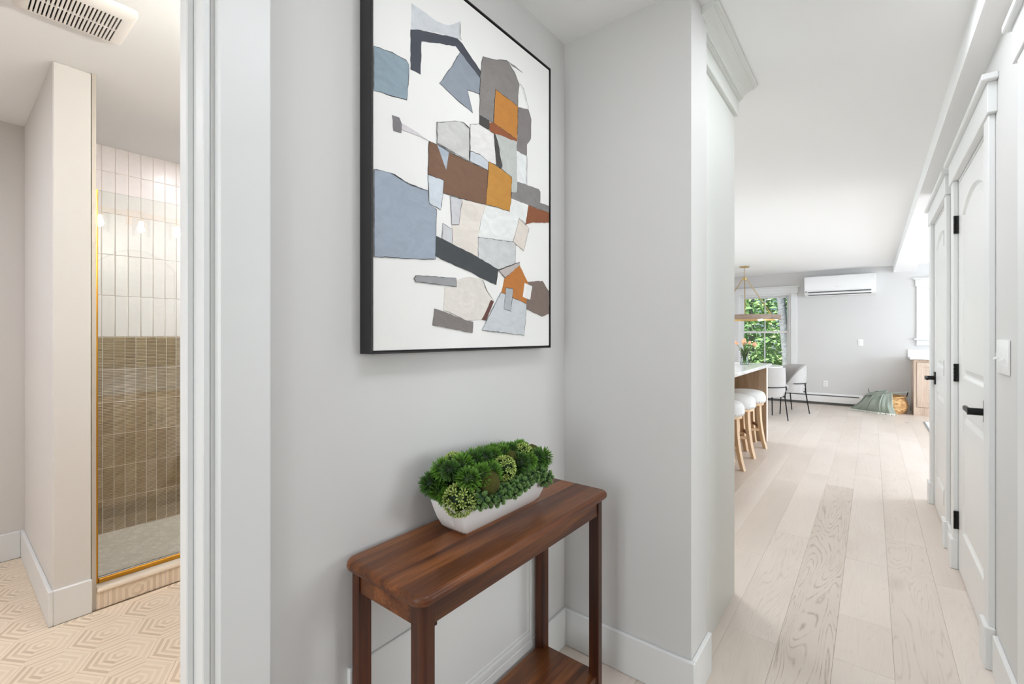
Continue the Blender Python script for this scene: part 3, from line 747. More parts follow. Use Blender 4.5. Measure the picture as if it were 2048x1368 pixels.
STROKES=[
[(1.2207,2.0877),(1.2402,2.0797),(1.2706,2.0254)],
[(1.0333,1.4109),(1.05,1.3811),(1.0845,1.3495)],
[(0.9354,2.1437),(0.9399,2.0921)],
[(1.2601,1.8567),(1.2601,1.7589)],
[(0.6972,1.6416),(0.7284,1.6348),(0.7515,1.6287),(0.8151,1.627)],
[(0.8489,1.8231),(0.8489,1.7656),(0.9775,1.753),(0.9775,1.8512),(0.9513,1.86)],
[(1.1095,1.4499),(1.2189,1.4879)],
]

lines = bmesh.new()
for i, (c, outl, poly) in enumerate(PATCHES):
    pr_ = rough(poly); x = PX-.003+.0006+i*.00007
    bm = bmesh.new(); vt = [bm.verts.new((x, *q)) for q in pr_]; vb = [bm.verts.new((PX-.0031, *q)) for q in pr_]; m_ = len(pr_)
    for tr_ in tessellate_polygon([[Vector((q[0], q[1], 0)) for q in pr_]]):
        f_ = [vt[k] for k in tr_]
        if len(set(f_)) == 3 and bm.faces.get(f_) is None: bm.faces.new(f_)
    for k in range(m_): bm.faces.new((vt[k], vt[(k+1) % m_], vb[(k+1) % m_], vb[k]))
    fin('paint_patch', bm, paintmat(c), cvs)
    if outl: ribbon(lines, pr_+pr_[:1], .0011, x+.0001)
for l in STROKES: ribbon(lines, rough(l, .01, .001, False), .0012, PX+.0010)
fin('charcoal_line', lines, plain('charcoal_line', (58, 55, 54), .9), cvs)

# ---- low access panel on the art wall behind the console
ap = thing('wall_panel', 'low white framed access panel on the wall behind the dark console table', 'panel', (XL, .98, .146))
T = M['wall']
box('panel_face', M['trim'], ap, XL, XL+.0075, .606, 1.355, .148, .452, bev=.002)
for b in ((XL, XL+.013, .605, .627, .146, .452), (XL, XL+.013, 1.330, 1.36, .146, .452), (XL, XL+.013, .627, 1.330, .146, .172)):
    box('panel_frame', M['trim'], ap, *b, bev=.004, seg=2)
box('panel_bead', M['trim'], ap, XL, XL+.010, 1.318, 1.330, .172, .452, bev=.002); box('panel_bead', M['trim'], ap, XL, XL+.010, .627, 1.318, .172, .184, bev=.002)

# ---- console table
ct = thing('console_table', 'dark walnut console table with rounded top against the grey wall', 'table', (-.82, .99, 0))
TX0, TX1, TY0, TY1, TZ = -.964, -.684, .581, 1.398, .725
def rrect(x0, x1, y0, y1, r, n=6):
    p = []
    for cx, cy_, a0 in ((x1-r, y1-r, 0), (x0+r, y1-r, PI/2), (x0+r, y0+r, PI), (x1-r, y0+r, 1.5*PI)):
        for k in range(n+1): a = a0+PI/2*k/n; p.append((cx+r*math.cos(a), cy_+r*math.sin(a)))
    return p
def slab(bm, x0, x1, y0, y1, z0, z1, r, nose, n=6):
    """rounded slab with a bullnose edge"""
    rings = []
    m = 6
    for k in range(m+1):
        a = -PI/2+PI*k/m; d = nose*(1-math.cos(a)); z = (z0+z1)/2+(z1-z0)/2*math.sin(a)
        rings.append([bm.verts.new((x, y, z)) for x, y in rrect(x0+d, x1-d, y0+d, y1-d, max(.002, r-d), n)])
    L = len(rings[0])
    for a, b in zip(rings, rings[1:]):
        for k in range(L): bm.faces.new((a[k], a[(k+1) % L], b[(k+1) % L], b[k]))
    bm.faces.new(rings[0][::-1]); bm.faces.new(rings[-1])
bm = bmesh.new(); slab(bm, TX0, TX1, TY0, TY1, .701, TZ, .034, .011); fin('table_top', bm, M['table'], ct, True)
def leg(x0, x1, y0, y1, sx, sy):
    """square leg, the outer corner rounded off"""
    r = .012; p = rrect(x0, x1, y0, y1, .0015, 1); 
    q = []
    for (x, y) in ((x0, y0), (x1, y0), (x1, y1), (x0, y1)):
        out = (x == (x1 if sx > 0 else x0)) and (y == (y1 if sy > 0 else y0))
        if out:
            n = 5; cx = x-sx*r; cyy = y-sy*r; base = math.atan2(0, sx); seq = []
            for k in range(n+1):
                a = PI/2*k/n; seq.append((cx+sx*r*math.cos(a), cyy+sy*r*math.sin(a)))
            if sx*sy < 0: seq = seq[::-1]
            q += seq
        else: q.append((x, y))
    bm = bmesh.new(); prism(bm, q, 2, 0, .702); fin('leg', bm, M['leg'], ct, True)
LX0, LX1, LY0, LY1 = -.957, -.703, .602, 1.381
lw, ld = .033, .035
leg(LX1-ld, LX1, LY0, LY0+lw, 1, -1); leg(LX1-ld, LX1, LY1-lw, LY1, 1, 1); leg(LX0, LX0+ld, LY0, LY0+lw, -1, -1); leg(LX0, LX0+ld, LY1-lw, LY1, -1, 1)
box('apron', M['table'], ct, LX1-.022, LX1-.004, LY0+lw, LY1-lw, .648, .702, bev=.001)
box('apron', M['table'], ct, LX0+.004, LX0+.022, LY0+lw, LY1-lw, .648, .702, bev=.001)
box('apron', M['table'], ct, LX0+ld, LX1-ld, LY0+.004, LY0+.022, .648, .702, bev=.001)
box('apron', M['table'], ct, LX0+ld, LX1-ld, LY1-.022, LY1-.004, .648, .702, bev=.001)
bm = bmesh.new()
prism(bm, [(LX1-.026+.0, .6485), (LX1-.026, .6485), (LX1-.006, .6485), (LX1-.006, .640)][1:], 1, LY0+lw, LY0+lw+.012); fin('corner_block', bm, M['leg'], ct)
bm = bmesh.new(); slab(bm, LX0+.006, LX1-.006, LY0+.006, LY1-.006, .099, .120, .006, .004, 3); fin('shelf', bm, M['table'], ct, True)

# ---- succulent trough
st = thing('succulent_planter', 'white ceramic trough packed with green succulent balls on the console table', 'planter', (-.862, 1.005, TZ))
bm = bmesh.new()
def trough_ring(t, ins=0):
    x0 = -.893+(-.919+.893)*t; x1 = -.826+(-.798+.826)*t; y0 = .850+(.812-.850)*t; y1 = 1.163+(1.195-1.163)*t
    return x0+ins, x1-ins, y0+ins, y1-ins
rings = []
for t, z in ((0, 0), (.25, .013), (.55, .036), (.8, .060), (1, .081)):
    f = t**.72 if t else 0
    rings.append([bm.verts.new((x, y, TZ+z)) for x, y in rrect(*trough_ring(f), .006, 4)])
for ins, z in ((.004, .083), (.008, .080), (.012, .05)):
    rings.append([bm.verts.new((x, y, TZ+z)) for x, y in rrect(*trough_ring(1, ins), .005, 4)])
L = len(rings[0])
for a, b in zip(rings, rings[1:]):
    for k in range(L): bm.faces.new((a[k], a[(k+1) % L], b[(k+1) % L], b[k]))
bm.faces.new(rings[0][::-1]); bm.faces.new(rings[-1])
fin('trough', bm, M['ceramic'], st, True)
rs = random.Random(5)
def sphere_dirs(n):
    out = []
    for i in range(n):
        z = 1-2*(i+.5)/n; a = i*2.39996; r = math.sqrt(1-z*z); out.append(Vector((r*math.cos(a), r*math.sin(a), z)))
    return out
def leaf_mesh(name, mat, kind):
    bm = bmesh.new(); tipl = bm.verts.layers.float.new('tip')
    def leaf(o, d, L, wd, mid=.5, up=None):
        up = up or d.orthogonal().normalized(); sd = d.cross(up).normalized(); up = sd.cross(d)
        b = bm.verts.new(o); b[tipl] = 0
        m = o+d*L*mid
        ring = []
        for a in (0, 2.09, 4.19):
            v = bm.verts.new(m+(sd*math.cos(a)+up*math.sin(a)*.5)*wd); v[tipl] = .5; ring.append(v)
        t = bm.verts.new(o+d*L); t[tipl] = 1
        for i in range(3):
            bm.faces.new((b, ring[i], ring[(i+1) % 3])); bm.faces.new((t, ring[(i+1) % 3], ring[i]))
    cr = bmesh.ops.create_icosphere(bm, subdivisions=2, radius={'spiky': .52, 'lime': .62, 'bud': .62}[kind])
    for v in cr['verts']: v[tipl] = 0.0
    if kind == 'spiky':
        for d in sphere_dirs(280):
            d = (d+Vector((rs.gauss(0, .12), rs.gauss(0, .12), rs.gauss(0, .12)))).normalized(); leaf(d*.42, d, rs.uniform(.5, .68), .062, .6)
    elif kind == 'lime':
        for d in sphere_dirs(44):
            d = (d+Vector((rs.gauss(0, .06), rs.gauss(0, .06), rs.gauss(0, .06)))).normalized(); u = d.orthogonal().normalized(); v = d.cross(u); ph = rs.uniform(0, 2)
            for k in range(7):
                a = ph+k*2*PI/7; dd = (d*.62+(u*math.cos(a)+v*math.sin(a))*.9).normalized(); leaf(d*.74, dd, rs.uniform(.28, .36), .07, .62, d)
            leaf(d*.7, d, .26, .06)
    elif kind == 'bud':
        for d in sphere_dirs(26):
            u = d.orthogonal().normalized(); v = d.cross(u)
            for j, (spread, L) in enumerate(((.25, .36), (.6, .33), (1.0, .27))):
                for k in range(5+j*2):
                    a = j*.5+k*2*PI/(5+j*2); dd = (d+(u*math.cos(a)+v*math.sin(a))*spread).normalized(); leaf(d*.6, dd, L*1.25, .085, .65, d)
    bmesh.ops.recalc_face_normals(bm, faces=bm.faces[:])
    me = D.meshes.new(name); bm.to_mesh(me); bm.free(); me.materials.append(mat); return me
cl = {'spiky': leaf_mesh('spiky_clump', M['spiky'], 'spiky'), 'deep': leaf_mesh('deep_clump', M['deep'], 'spiky'), 'lime': leaf_mesh('lime_clump', M['lime'], 'lime'), 'bud': leaf_mesh('bud_clump', M['bud'], 'bud')}
core = bmesh.new(); bmesh.ops.create_icosphere(core, subdivisions=2, radius=.5)
cme = D.meshes.new('moss'); core.to_mesh(core and cme); core.free()
mb = bmesh.new(); bmesh.ops.create_icosphere(mb, subdivisions=4, radius=1)
for v in mb.verts: v.co *= 1+rs.uniform(-.035, .035)
mme = D.meshes.new('moss_ball'); mb.to_mesh(mme); mb.free(); mme.materials.append(M['moss'])
for p in mme.polygons: p.use_smooth = True
names = {'spiky': 'needle_clump', 'deep': 'needle_clump', 'lime': 'lime_clump', 'bud': 'bud_clump', 'moss': 'moss_ball'}
labs = {'lime': 'bright lime-green clump of star-shaped leaves', 'moss': 'smooth olive-brown moss ball', 'bud': 'blue-green clump of tight buds'}
def clump(kind, x, y, z, r):
    o = D.objects.new(names[kind], mme if kind == 'moss' else cl[kind]); COL.objects.link(o); o.parent = st; o.matrix_parent_inverse = W(st).inverted()
    o.location = (x, y, z); o.scale = (r, r, r); o.rotation_euler = (rs.uniform(0, 6), rs.uniform(0, 6), rs.uniform(0, 6)) if kind != 'lime' else (0, 0, rs.uniform(0, 6))
    if kind in labs: o['label'] = labs[kind]
bed = bmesh.new(); bx(bed, -.915, -.815, .815, 1.188, TZ+.05, TZ+.10, bev=.02, seg=2); fin('foliage_bed', bed, M['moss'], st, True)
CL = []
def dome(s_, a): # s 0..1 along the trough, a angle across (-1 wall side .. 1 room side)
    ang = a*1.75; rad = .066; bulge = 1-.14*abs(2*s_-1)**3
    return (-.860+rad*1.12*math.sin(ang)*bulge, (.812+.380*s_), TZ+.096+.014*(1-s_)+rad*math.cos(ang)*bulge*1.02)
for row, (a, n, rr) in enumerate(((-.8, 8, .033), (-.36, 9, .034), (.08, 9, .034), (.5, 9, .033))):
    for i in range(n):
        s_ = (i+.5*(row % 2)+.25)/(n+.1)
        CL.append([rs.choice(('spiky', 'spiky', 'deep', 'spiky', 'deep')), *dome(min(1, max(0, s_)), a), rr*rs.uniform(.88, 1.12)])
for i in range(11):
    x, y, z = dome((i+.6)/11.4, .9); CL.append(['bud', x-.001, y, z-.008+rs.uniform(-.014, .008), .028*rs.uniform(.85, 1.15)])
for y in (.828, 1.203):
    for x in (-.903, -.868, -.833): CL.append([('spiky', 'deep')[rs.randrange(2)], x, y, TZ+.10+rs.uniform(-.01, .012), .029])
feat = [('lime', -.818, .822, TZ+.100, .047), ('lime', -.806, .985, TZ+.146, .038), ('lime', -.828, 1.100, TZ+.158, .036), ('lime', -.884, .868, TZ+.172, .034), ('moss', -.797, .905, TZ+.128, .033), ('moss', -.829, 1.045, TZ+.153, .026), ('moss', -.842, 1.168, TZ+.147, .025)]
for c in CL:
    if any((Vector(c[1:4])-Vector(f[1:4])).length < f[4]*.75 for f in feat): continue
    clump(*c)
for f in feat: clump(*f)
bm = bmesh.new(); tube(bm, [(-.842, .8035, .795), (-.844, .805, .78), (-.838, .812, .762), (-.833, .818, .756), (-.834, .815, .765), (-.84, .808, .78)], .0006, 5); fin('glue_thread', bm, M['plate'], st)

# ---- switch plate
sw = thing('light_switch', 'white three-gang switch plate beside the nearest door casing', 'switch', (.36, 2.283, 1.166))
bm = bmesh.new(); bx(bm, .352, .3598, 2.197, 2.370, 1.108, 1.226, bev=.003, seg=2); fin('plate', bm, M['plastic'], sw, True)
for k, up in enumerate((-1, 1, -1)):
    y = 2.237+k*.046
    t = box('toggle_slot', M['plastic'], sw, .3512, .3525, y-.0055, y+.0055, 1.153, 1.181, bev=.0005)
    bm = bmesh.new(); prism(bm, [(.3515, 1.161), (.3515, 1.173), (.338, 1.167+up*.009+.003), (.338, 1.167+up*.009-.003)], 1, y-.0035, y+.0035); fin('toggle', bm, M['plastic'], t)
    for z in (1.137, 1.197):
        bm = bmesh.new(); tube(bm, [(.3523, y, z), (.3510, y, z)], .0032, 10); fin('screw', bm, M['plastic'], sw)

# ================================================================ BATHROOM THINGS
# ---- exhaust fan grille on the ceiling
vg = thing('exhaust_fan', 'white slotted exhaust fan cover on the bathroom ceiling', 'vent', (-2.23, .325, CE))
bm = bmesh.new()
zf = 2.395
xa, xb, ya, yb = -2.372, -2.092, .165, .462
sx0, sx1, sy0, sy1 = -2.345, -2.150, .2, .428
R1 = [bm.verts.new((x, y, CE-.001)) for x, y in rrect(xa, xb, ya, yb, .02, 5)]
R2 = [bm.verts.new((x, y, zf+.008)) for x, y in rrect(xa, xb, ya, yb, .02, 5)]
R3 = [bm.verts.new((x, y, zf)) for x, y in rrect(xa+.012, xb-.012, ya+.012, yb-.012, .014, 5)]
n = len(R1)
for A, B in ((R1, R2), (R2, R3)):
    for k in range(n): bm.faces.new((A[k], A[(k+1) % n], B[(k+1) % n], B[k]))
Q = [bm.verts.new((x, y, zf)) for x, y in ((sx0, sy0), (sx1, sy0), (sx1, sy1), (sx0, sy1))]
bmesh.ops.triangle_fill(bm, use_beauty=True, edges=[bm.edges.get((R3[k], R3[(k+1) % n])) for k in range(n)]+[bm.edges.new((Q[k], Q[(k+1) % 4])) for k in range(4)])
fin('cover', bm, M['fixture'], vg, True)
box('fan_cavity', M['dark'], vg, sx0-.01, sx1+.01, sy0-.01, sy1+.01, zf+.014, CE-.002)
ns = 21
pit = (sy1-sy0)/ns
for k in range(ns+1):
    y = sy0+k*pit
    box('slat', M['fixture'], vg, sx0, sx1, max(sy0, y-pit*.29), min(sy1, y+pit*.29), zf-.0003, zf+.006)
box('cross_bar', M['fixture'], vg, -2.252, -2.246, sy0, sy1, zf-.0004, zf+.006)

# ---- shower screen
ss = thing('shower_screen', 'clear shower glass panel with brushed brass channels on the tiled curb', 'shower screen', (-2.82, 1.25, .098))
box('glass_pane', M['shower'], ss, -2.815, -2.807, .462, 2.0, .104, 1.915)
box('brass_channel', M['brass'], ss, -2.824, -2.798, .4525, .4665, .098, 1.916, bev=.002)
box('brass_channel', M['brass'], ss, -2.826, -2.792, .4665, 2.0, .098, .120, bev=.003)
box('glazing_seal', M['plastic'], ss, -2.8185, -2.8035, .4665, 2.0, .120, .123)
dr = thing('floor_drain', 'small brass drain in the shower floor', 'drain', (-3.24, .98, .012))
bm = bmesh.new(); lathe(bm, [(.045, .012), (.045, .016), (.04, .0175)], 24, (-3.24, .98, 0)); fin('rim', bm, M['brass'], dr)
bm = bmesh.new()
for k in range(5): bx(bm, -3.265, -3.215, .96+k*.01-.0015, .96+k*.01+.0015, .0175, .0182)
fin('drain_slot', bm, M['dark'], dr)
dl = thing('recessed_light', 'round white recessed light in the shower ceiling', 'light', (-3.25, 1.06, CE))
bm = bmesh.new(); lathe(bm, [(.062, CE-.001), (.062, CE-.006), (.05, CE-.006), (.046, CE-.002)], 32, (-3.25, 1.06, 0)); fin('trim_ring', bm, M['fixture'], dl, True)

# ---- vanity lamp and arched mirror on the bathroom side (seen in the shower glass)
vl = thing('vanity_light', 'three-bulb vanity light with clear glass shades reflected in the shower glass', 'lamp', (XB, .975, 2.15))
bm = bmesh.new(); bx(bm, XB-.022, XB-.0005, .915, 1.035, 2.10, 2.22, bev=.004); fin('back_plate', bm, M['brass'], vl)
bm = bmesh.new(); bx(bm, XB-.05, XB-.022, .68, 1.27, 2.165, 2.20, bev=.004); fin('arm_bar', bm, M['brass'], vl)
for y in (.738, .975, 1.205):
    bm = bmesh.new(); tube(bm, [(XB-.04, y, 2.18), (-1.25, y, 2.18), (-1.25, y, 2.14)], .008, 8); lathe(bm, [(.02, 2.11), (.026, 2.115), (.026, 2.145), (.012, 2.15)], 16, (-1.25, y, 0)); so_ = fin('socket', bm, M['brass'], vl, True)
    bm = bmesh.new(); lathe(bm, [(.055, 2.0), (.055, 2.13), (.03, 2.142)], 24, (-1.25, y, 0), False, False); fin('glass_shade', bm, M['vase'], so_, True)
    bm = bmesh.new(); lathe(bm, [(.004, 2.03), (.016, 2.038), (.02, 2.055), (.016, 2.08), (.011, 2.11)], 14, (-1.25, y, 0)); fin('bulb', bm, M['bulb'], so_, True)
mr = thing('mirror', 'arched mirror below the vanity light, faint in the shower glass', 'mirror', (XB, .975, 1.0))
def arc_out(y0, y1, z0, zs, zp): return arch(y0, y1, z0, zs, zp, 24)
bm = bmesh.new(); prism(bm, arc_out(.72, 1.23, 1.0, 1.76, 1.91), 0, XB-.018, XB-.001); fin('frame', bm, M['black'], mr)
bm = bmesh.new(); prism(bm, arc_out(.728, 1.222, 1.008, 1.757, 1.902), 0, XB-.020, XB-.0181); fin('mirror_glass', bm, M['mirror'], mr)
vn = thing('vanity_cabinet', 'white-topped oak vanity under the arched mirror', 'cabinet', (-1.33, .975, 0))
box('vanity_body', M['oak'], vn, -1.60, XB-.001, .62, 1.33, .1, .84, bev=.003); box('vanity_top', M['quartz'], vn, -1.62, XB-.001, .60, 1.35, .84, .87, bev=.004); box('toe_kick', M['dark'], vn, -1.55, XB-.001, .64, 1.31, 0, .1)
for ya_, yb_ in ((.63, .972), (.978, 1.32)):
    d_ = box('cabinet_door', M['oak'], vn, -1.618, -1.60, ya_, yb_, .12, .82, bev=.003); ym = yb_-.03 if ya_ < .9 else ya_+.03; box('pull', M['black'], d_, -1.64, -1.618, ym-.005, ym+.005, .6, .72, bev=.002)
# ================================================================ KITCHEN AND DINING
# ---- island
isl = thing('kitchen_island', 'oak kitchen island with a white quartz counter, behind the stools', 'island', (-1.5, 4.7, 0))
bm = bmesh.new(); slab(bm, -2.05, -.922, 3.2, 6.12, .882, .914, .006, .003, 3); fin('counter', bm, M['quartz'], isl, True)
bm = bmesh.new(); bx(bm, -1.98, -.967, 6.02, 6.10, 0, .881, bev=.002); fin('end_panel', bm, M['island'], isl)
bm = bmesh.new(); bx(bm, -1.98, -.967, 3.24, 3.32, 0, .881, bev=.002); fin('end_panel', bm, M['island'], isl)
box('lit_edge_strip', plain('lit_edge_strip', (226, 216, 204), .5), isl, -.9668, -.9645, 6.02, 6.10, 0, .88)  # paler strip paints the lit side face of the end panel
for k in range(5):
    ya_ = 3.325+k*.5386; box('back_panel', M['island'], isl, -1.412, -1.39, ya_, ya_+.536, .0, .881, bev=.003)
box('carcass', M['island'], isl, -1.98, -1.413, 3.322, 6.018, .0, .88)

# ---- counter stools
def make_stool():
    t = thing('counter_stool', '', 'stool')
    bm = bmesh.new(); lathe(bm, [(.19, .495), (.203, .503), (.206, .53), (.203, .57), (.19, .60), (.165, .618), (.12, .627), (.06, .631), (.01, .632)], 40); cu = fin('cushion', bm, M['linen'], t, True)
    nb = bmesh.new()
    for k in range(38):
        a = 2*PI*k/38; c = Vector((.2055*math.cos(a), .2055*math.sin(a), .512)); bmesh.ops.create_icosphere(nb, subdivisions=1, radius=.0052, matrix=Matrix.Translation(c))
    nl = fin('nailhead_trim', nb, M['nail'], cu); nl['kind'] = 'stuff'
    bm = bmesh.new(); lathe(bm, [(.185, .470), (.185, .496)], 40); fin('seat_rail', bm, M['oak'], t)
    for k in range(4):
        a = PI/4+k*PI/2; d = Vector((math.cos(a), math.sin(a), 0)); s_ = Vector((-d.y, d.x, 0)); bm = bmesh.new(); prev = None
        for i in range(9):
            u = i/8; z = .480*(1-u); r = .148+.012*u+.058*u**2.4; h = .022-.003*u
            ring = [bm.verts.new(d*(r+sx*h*.85)+s_*(sy*h)+Vector((0, 0, z))) for sx, sy in ((-1, -1), (1, -1), (1, 1), (-1, 1))]
            if prev:
                for j in range(4): bm.faces.new((prev[j], prev[(j+1) % 4], ring[(j+1) % 4], ring[j]))
            else: bm.faces.new(ring[::-1])
            prev = ring
        bm.faces.new(prev); fin('leg', bm, M['oak'], t)
    for k in range(4):
        a = PI/4+k*PI/2; p0 = Vector((.168*math.cos(a), .168*math.sin(a), 0)); p1 = Vector((.168*math.cos(a+PI/2), .168*math.sin(a+PI/2), 0)); z = .20 if k % 2 == 0 else .235
        d = (p1-p0).normalized(); n_ = Vector((-d.y, d.x, 0)); bm = bmesh.new()
        vs = [bm.verts.new(p+n_*o_+Vector((0, 0, z+zz))) for p in (p0, p1) for o_ in (-.011, .011) for zz in (-.014, .014)]
        for f in ((0, 1, 3, 2), (4, 6, 7, 5), (0, 4, 5, 1), (2, 3, 7, 6), (0, 2, 6, 4), (1, 5, 7, 3)): bm.faces.new([vs[i] for i in f])
        sr = fin('stretcher', bm, M['oak'] if k % 2 == 0 else M['oakdark'], t)
        if k % 2:
            c = (p0+p1)/2-n_*.0115+Vector((0, 0, z)); bm = bmesh.new(); tube(bm, [c+d*.05, c+d*.05-n_*.003], .007, 8); tube(bm, [c-d*.05, c-d*.05-n_*.003], .007, 8); fin('bolt', bm, M['black'], sr)
    return t
stool = make_stool()
for i, (x, y, r, lab) in enumerate(((-1.135, 4.66, .5, 'white round nailhead counter stool nearest the camera, mostly cut off by the cabinet end'), (-1.138, 5.20, .42, 'white round nailhead counter stool in the middle of the row of three'), (-1.130, 5.72, .52, 'white round nailhead counter stool farthest along, next to the island end panel'))):
    o = stool if i == 0 else dup_tree(stool)
    o.location = (x, y, 0); o.rotation_euler[2] = r; tag(o, lab, 'stool', 'counter stools along the island')

# ---- vase of tulips
vs_ = thing('tulip_vase', 'clear glass vase of peach tulips on the island counter', 'vase', (-1.135, 5.70, .914))
VX, VY, VZ = -1.135, 5.70, .914
bm = bmesh.new(); lathe(bm, [(.04, 0), (.046, .004), (.044, .03), (.036, .07), (.036, .09), (.046, .13), (.058, .155)], 28, (VX, VY, VZ), True, False); fin('vase_glass', bm, M['vase'], vs_, True)
rt = random.Random(4)
heads = [(.0, .0, .275, 0), (.05, .0, .245, .5), (.085, -.02, .235, .8), (.115, .01, .225, 1.0), (-.075, .01, .245, -.7), (.005, .03, .235, 0), (-.03, -.03, .26, -.3), (.03, .05, .25, .3)]
rtv = Vector((math.cos(math.radians(38)), math.sin(math.radians(38)), 0)); fwv = Vector((-rtv.y, rtv.x, 0))
base_c = Vector((VX, VY, VZ))
for a, b, h, tl in heads:
    tip = base_c+rtv*a+fwv*b+Vector((0, 0, h-.02)); bm = bmesh.new()
    p0 = base_c+rtv*(-a*.25)+fwv*(-b*.25)+Vector((0, 0, .01)); p1 = base_c+rtv*(a*.15)+fwv*(b*.15)+Vector((0, 0, h*.45))
    tube(bm, [p0, p1, p1.lerp(tip, .55)+Vector((0, 0, .01)), tip], .0032, 6); stm = fin('tulip_stem', bm, M['stem'], vs_, True)
    ax = (tip-p1).normalized(); bm = bmesh.new(); lathe(bm, [(.004, 0), (.014, .006), (.0175, .018), (.015, .032), (.008, .042), (.002, .046)], 10)
    bmesh.ops.transform(bm, matrix=Matrix.Translation(tip) @ ax.to_track_quat('Z', 'Y').to_matrix().to_4x4(), verts=bm.verts[:]); fin('tulip_bloom', bm, M['tulip'], stm, True)
for k in range(9):
    a = k*2*PI/9+.2; d = rtv*math.cos(a)+fwv*math.sin(a)*.7; s_ = Vector((-d.y, d.x, 0)); bm = bmesh.new(); prev = None
    for i in range(6):
        u = i/5; c = base_c+d*(.01+.05*u**1.5)+Vector((0, 0, .05+.14*u+.015*math.sin(k*3))); wd = .014*math.sin(PI*min(1, u*.85+.12))
        cur = (bm.verts.new(c-s_*wd), bm.verts.new(c+d*.004), bm.verts.new(c+s_*wd))
        if prev:
            bm.faces.new((prev[0], prev[1], cur[1], cur[0])); bm.faces.new((prev[1], prev[2], cur[2], cur[1]))
        prev = cur
    bmesh.ops.solidify(bm, geom=bm.faces[:], thickness=.0012); fin('tulip_leaf', bm, M['stem'], vs_, True)

# ---- dining table, settings, chairs
TC = Vector((-1.78, 8.42, 0)); TR = .66
dt = thing('dining_table', 'round white dining table under the ring chandelier', 'table', TC)
bm = bmesh.new(); lathe(bm, [(TR-.02, .722), (TR, .732), (TR, .742), (TR-.006, .75)], 64, TC); fin('table_top', bm, M['plate'], dt, True)
bm = bmesh.new(); lathe(bm, [(.26, 0), (.26, .02), (.2, .03), (.07, .12), (.06, .4), (.08, .66), (.2, .7215)], 40, TC); fin('pedestal', bm, M['plate'], dt, True)
seats = [(-35, 'nearest the camera side'), (20, 'by the right-hand chair'), (140, 'by the window'), (-130, 'on the island side')]
for i, (ang, lab) in enumerate(seats):
    a = math.radians(ang); c = TC+Vector((math.cos(a), math.sin(a), 0))*.42
    p = thing('dinner_plate', 'white dinner plate on the round table '+lab, 'plate', (c.x, c.y, .75), 0, 'place settings on the dining table')
    bm = bmesh.new(); lathe(bm, [(.08, .7503), (.13, .758), (.135, .761), (.085, .7535)], 32, (c.x, c.y, 0)); fin('plate_dish', bm, M['plate'], p, True)
    bm = bmesh.new(); lathe(bm, [(.035, .7605), (.07, .78), (.076, .797), (.071, .797), (.06, .782), (.02, .767)], 24, (c.x, c.y, 0)); b_ = fin('bowl', bm, M['bowl'], None, True); tag(b_, 'charcoal bowl on the white plate '+lab, 'bowl', 'bowls on the dining table')
    c2 = c+Vector((-math.sin(a), math.cos(a), 0))*.18
    bm = bmesh.new()
    for k in range(3): bx(bm, -.055+k*.006, .055-k*.008, -.035, .035+.006*k, .7505+k*.009, .7505+(k+1)*.009, bev=.003)
    nk = fin('folded_napkin', bm, M['napkin'], None, True, loc=(c2.x, c2.y, 0), rotz=a); tag(nk, 'folded grey napkin beside the plate '+lab, 'napkin', 'napkins on the dining table')
def make_chair():
    """origin at floor centre, facing +Y"""
    t = thing('dining_chair', '', 'chair')
    bm = bmesh.new(); rings = []
    for z, d in ((.40, .02), (.408, .004), (.44, 0), (.465, .006), (.476, .03)):
        rings.append([bm.verts.new((x, y, z)) for x, y in rrect(-.235+d, .235-d, -.22+d, .25-d, .10, 6)])
    L = len(rings[0])
    for a, b in zip(rings, rings[1:]):
        for k in range(L): bm.faces.new((a[k], a[(k+1) % L], b[(k+1) % L], b[k]))
    bm.faces.new(rings[0][::-1]); bm.faces.new(rings[-1]); fin('seat', bm, M['boucle'], t, True)
    # barrel back
    bm = bmesh.new(); n = 28; m = 8; outer = []; inner = []
    for i in range(n+1):
        a = math.radians(-118+236*i/n); u = abs(2*i/n-1)
        top = .775-.02*u**2-.27*max(0, (u-.38)/.62)**1.7; bot = .345
        co = []; ci = []
        for j in range(m+1):
            v = j/m; z = bot+(top-bot)*v; lean = .035*v; ro = .262+.012*math.sin(PI*v)+lean*math.cos(a)*.9; th = .05*(1-.25*abs(2*v-1)**4)
            for r_, lst in ((ro, co), (ro-th, ci)): lst.append(bm.verts.new((r_*math.sin(a)*.96, -r_*math.cos(a)+.0, z)))
        outer.append(co); inner.append(ci)
    for i in range(n):
        for j in range(m):
            bm.faces.new((outer[i][j], outer[i+1][j], outer[i+1][j+1], outer[i][j+1])); bm.faces.new((inner[i][j], inner[i][j+1], inner[i+1][j+1], inner[i+1][j]))
        for j in (0, m): bm.faces.new((outer[i][j], inner[i][j], inner[i+1][j], outer[i+1][j]))
    for i in (0, n):
        for j in range(m): bm.faces.new((outer[i][j], outer[i][j+1], inner[i][j+1], inner[i][j]))
    bk = fin('backrest', bm, M['boucle'], t, True)
    bm = bmesh.new(); tube(bm, [(.283*math.sin(math.radians(g))*.97, -.283*math.cos(math.radians(g)), .485) for g in range(-100, 101, 10)], .007, 8); fin('back_rail', bm, M['black'], t, True)
    bm = bmesh.new(); tube(bm, [(-.2, -.2, .345), (.2, -.2, .345), (.2, .21, .395), (-.2, .21, .395), (-.2, -.2, .345)], .008, 8); fin('seat_frame', bm, M['black'], t, True)
    for sx in (-1, 1):
        bm = bmesh.new(); tube(bm, [(sx*.235, -.16, .488), (sx*.195, -.195, .345), (sx*.215, -.245, .0)], [.008, .009, .0075], 8); fin('leg', bm, M['black'], t, True)
        bm = bmesh.new(); tube(bm, [(sx*.195, .2, .40), (sx*.215, .235, .0)], [.009, .0075], 8); fin('leg', bm, M['black'], t, True)
    return t
ch = make_chair()
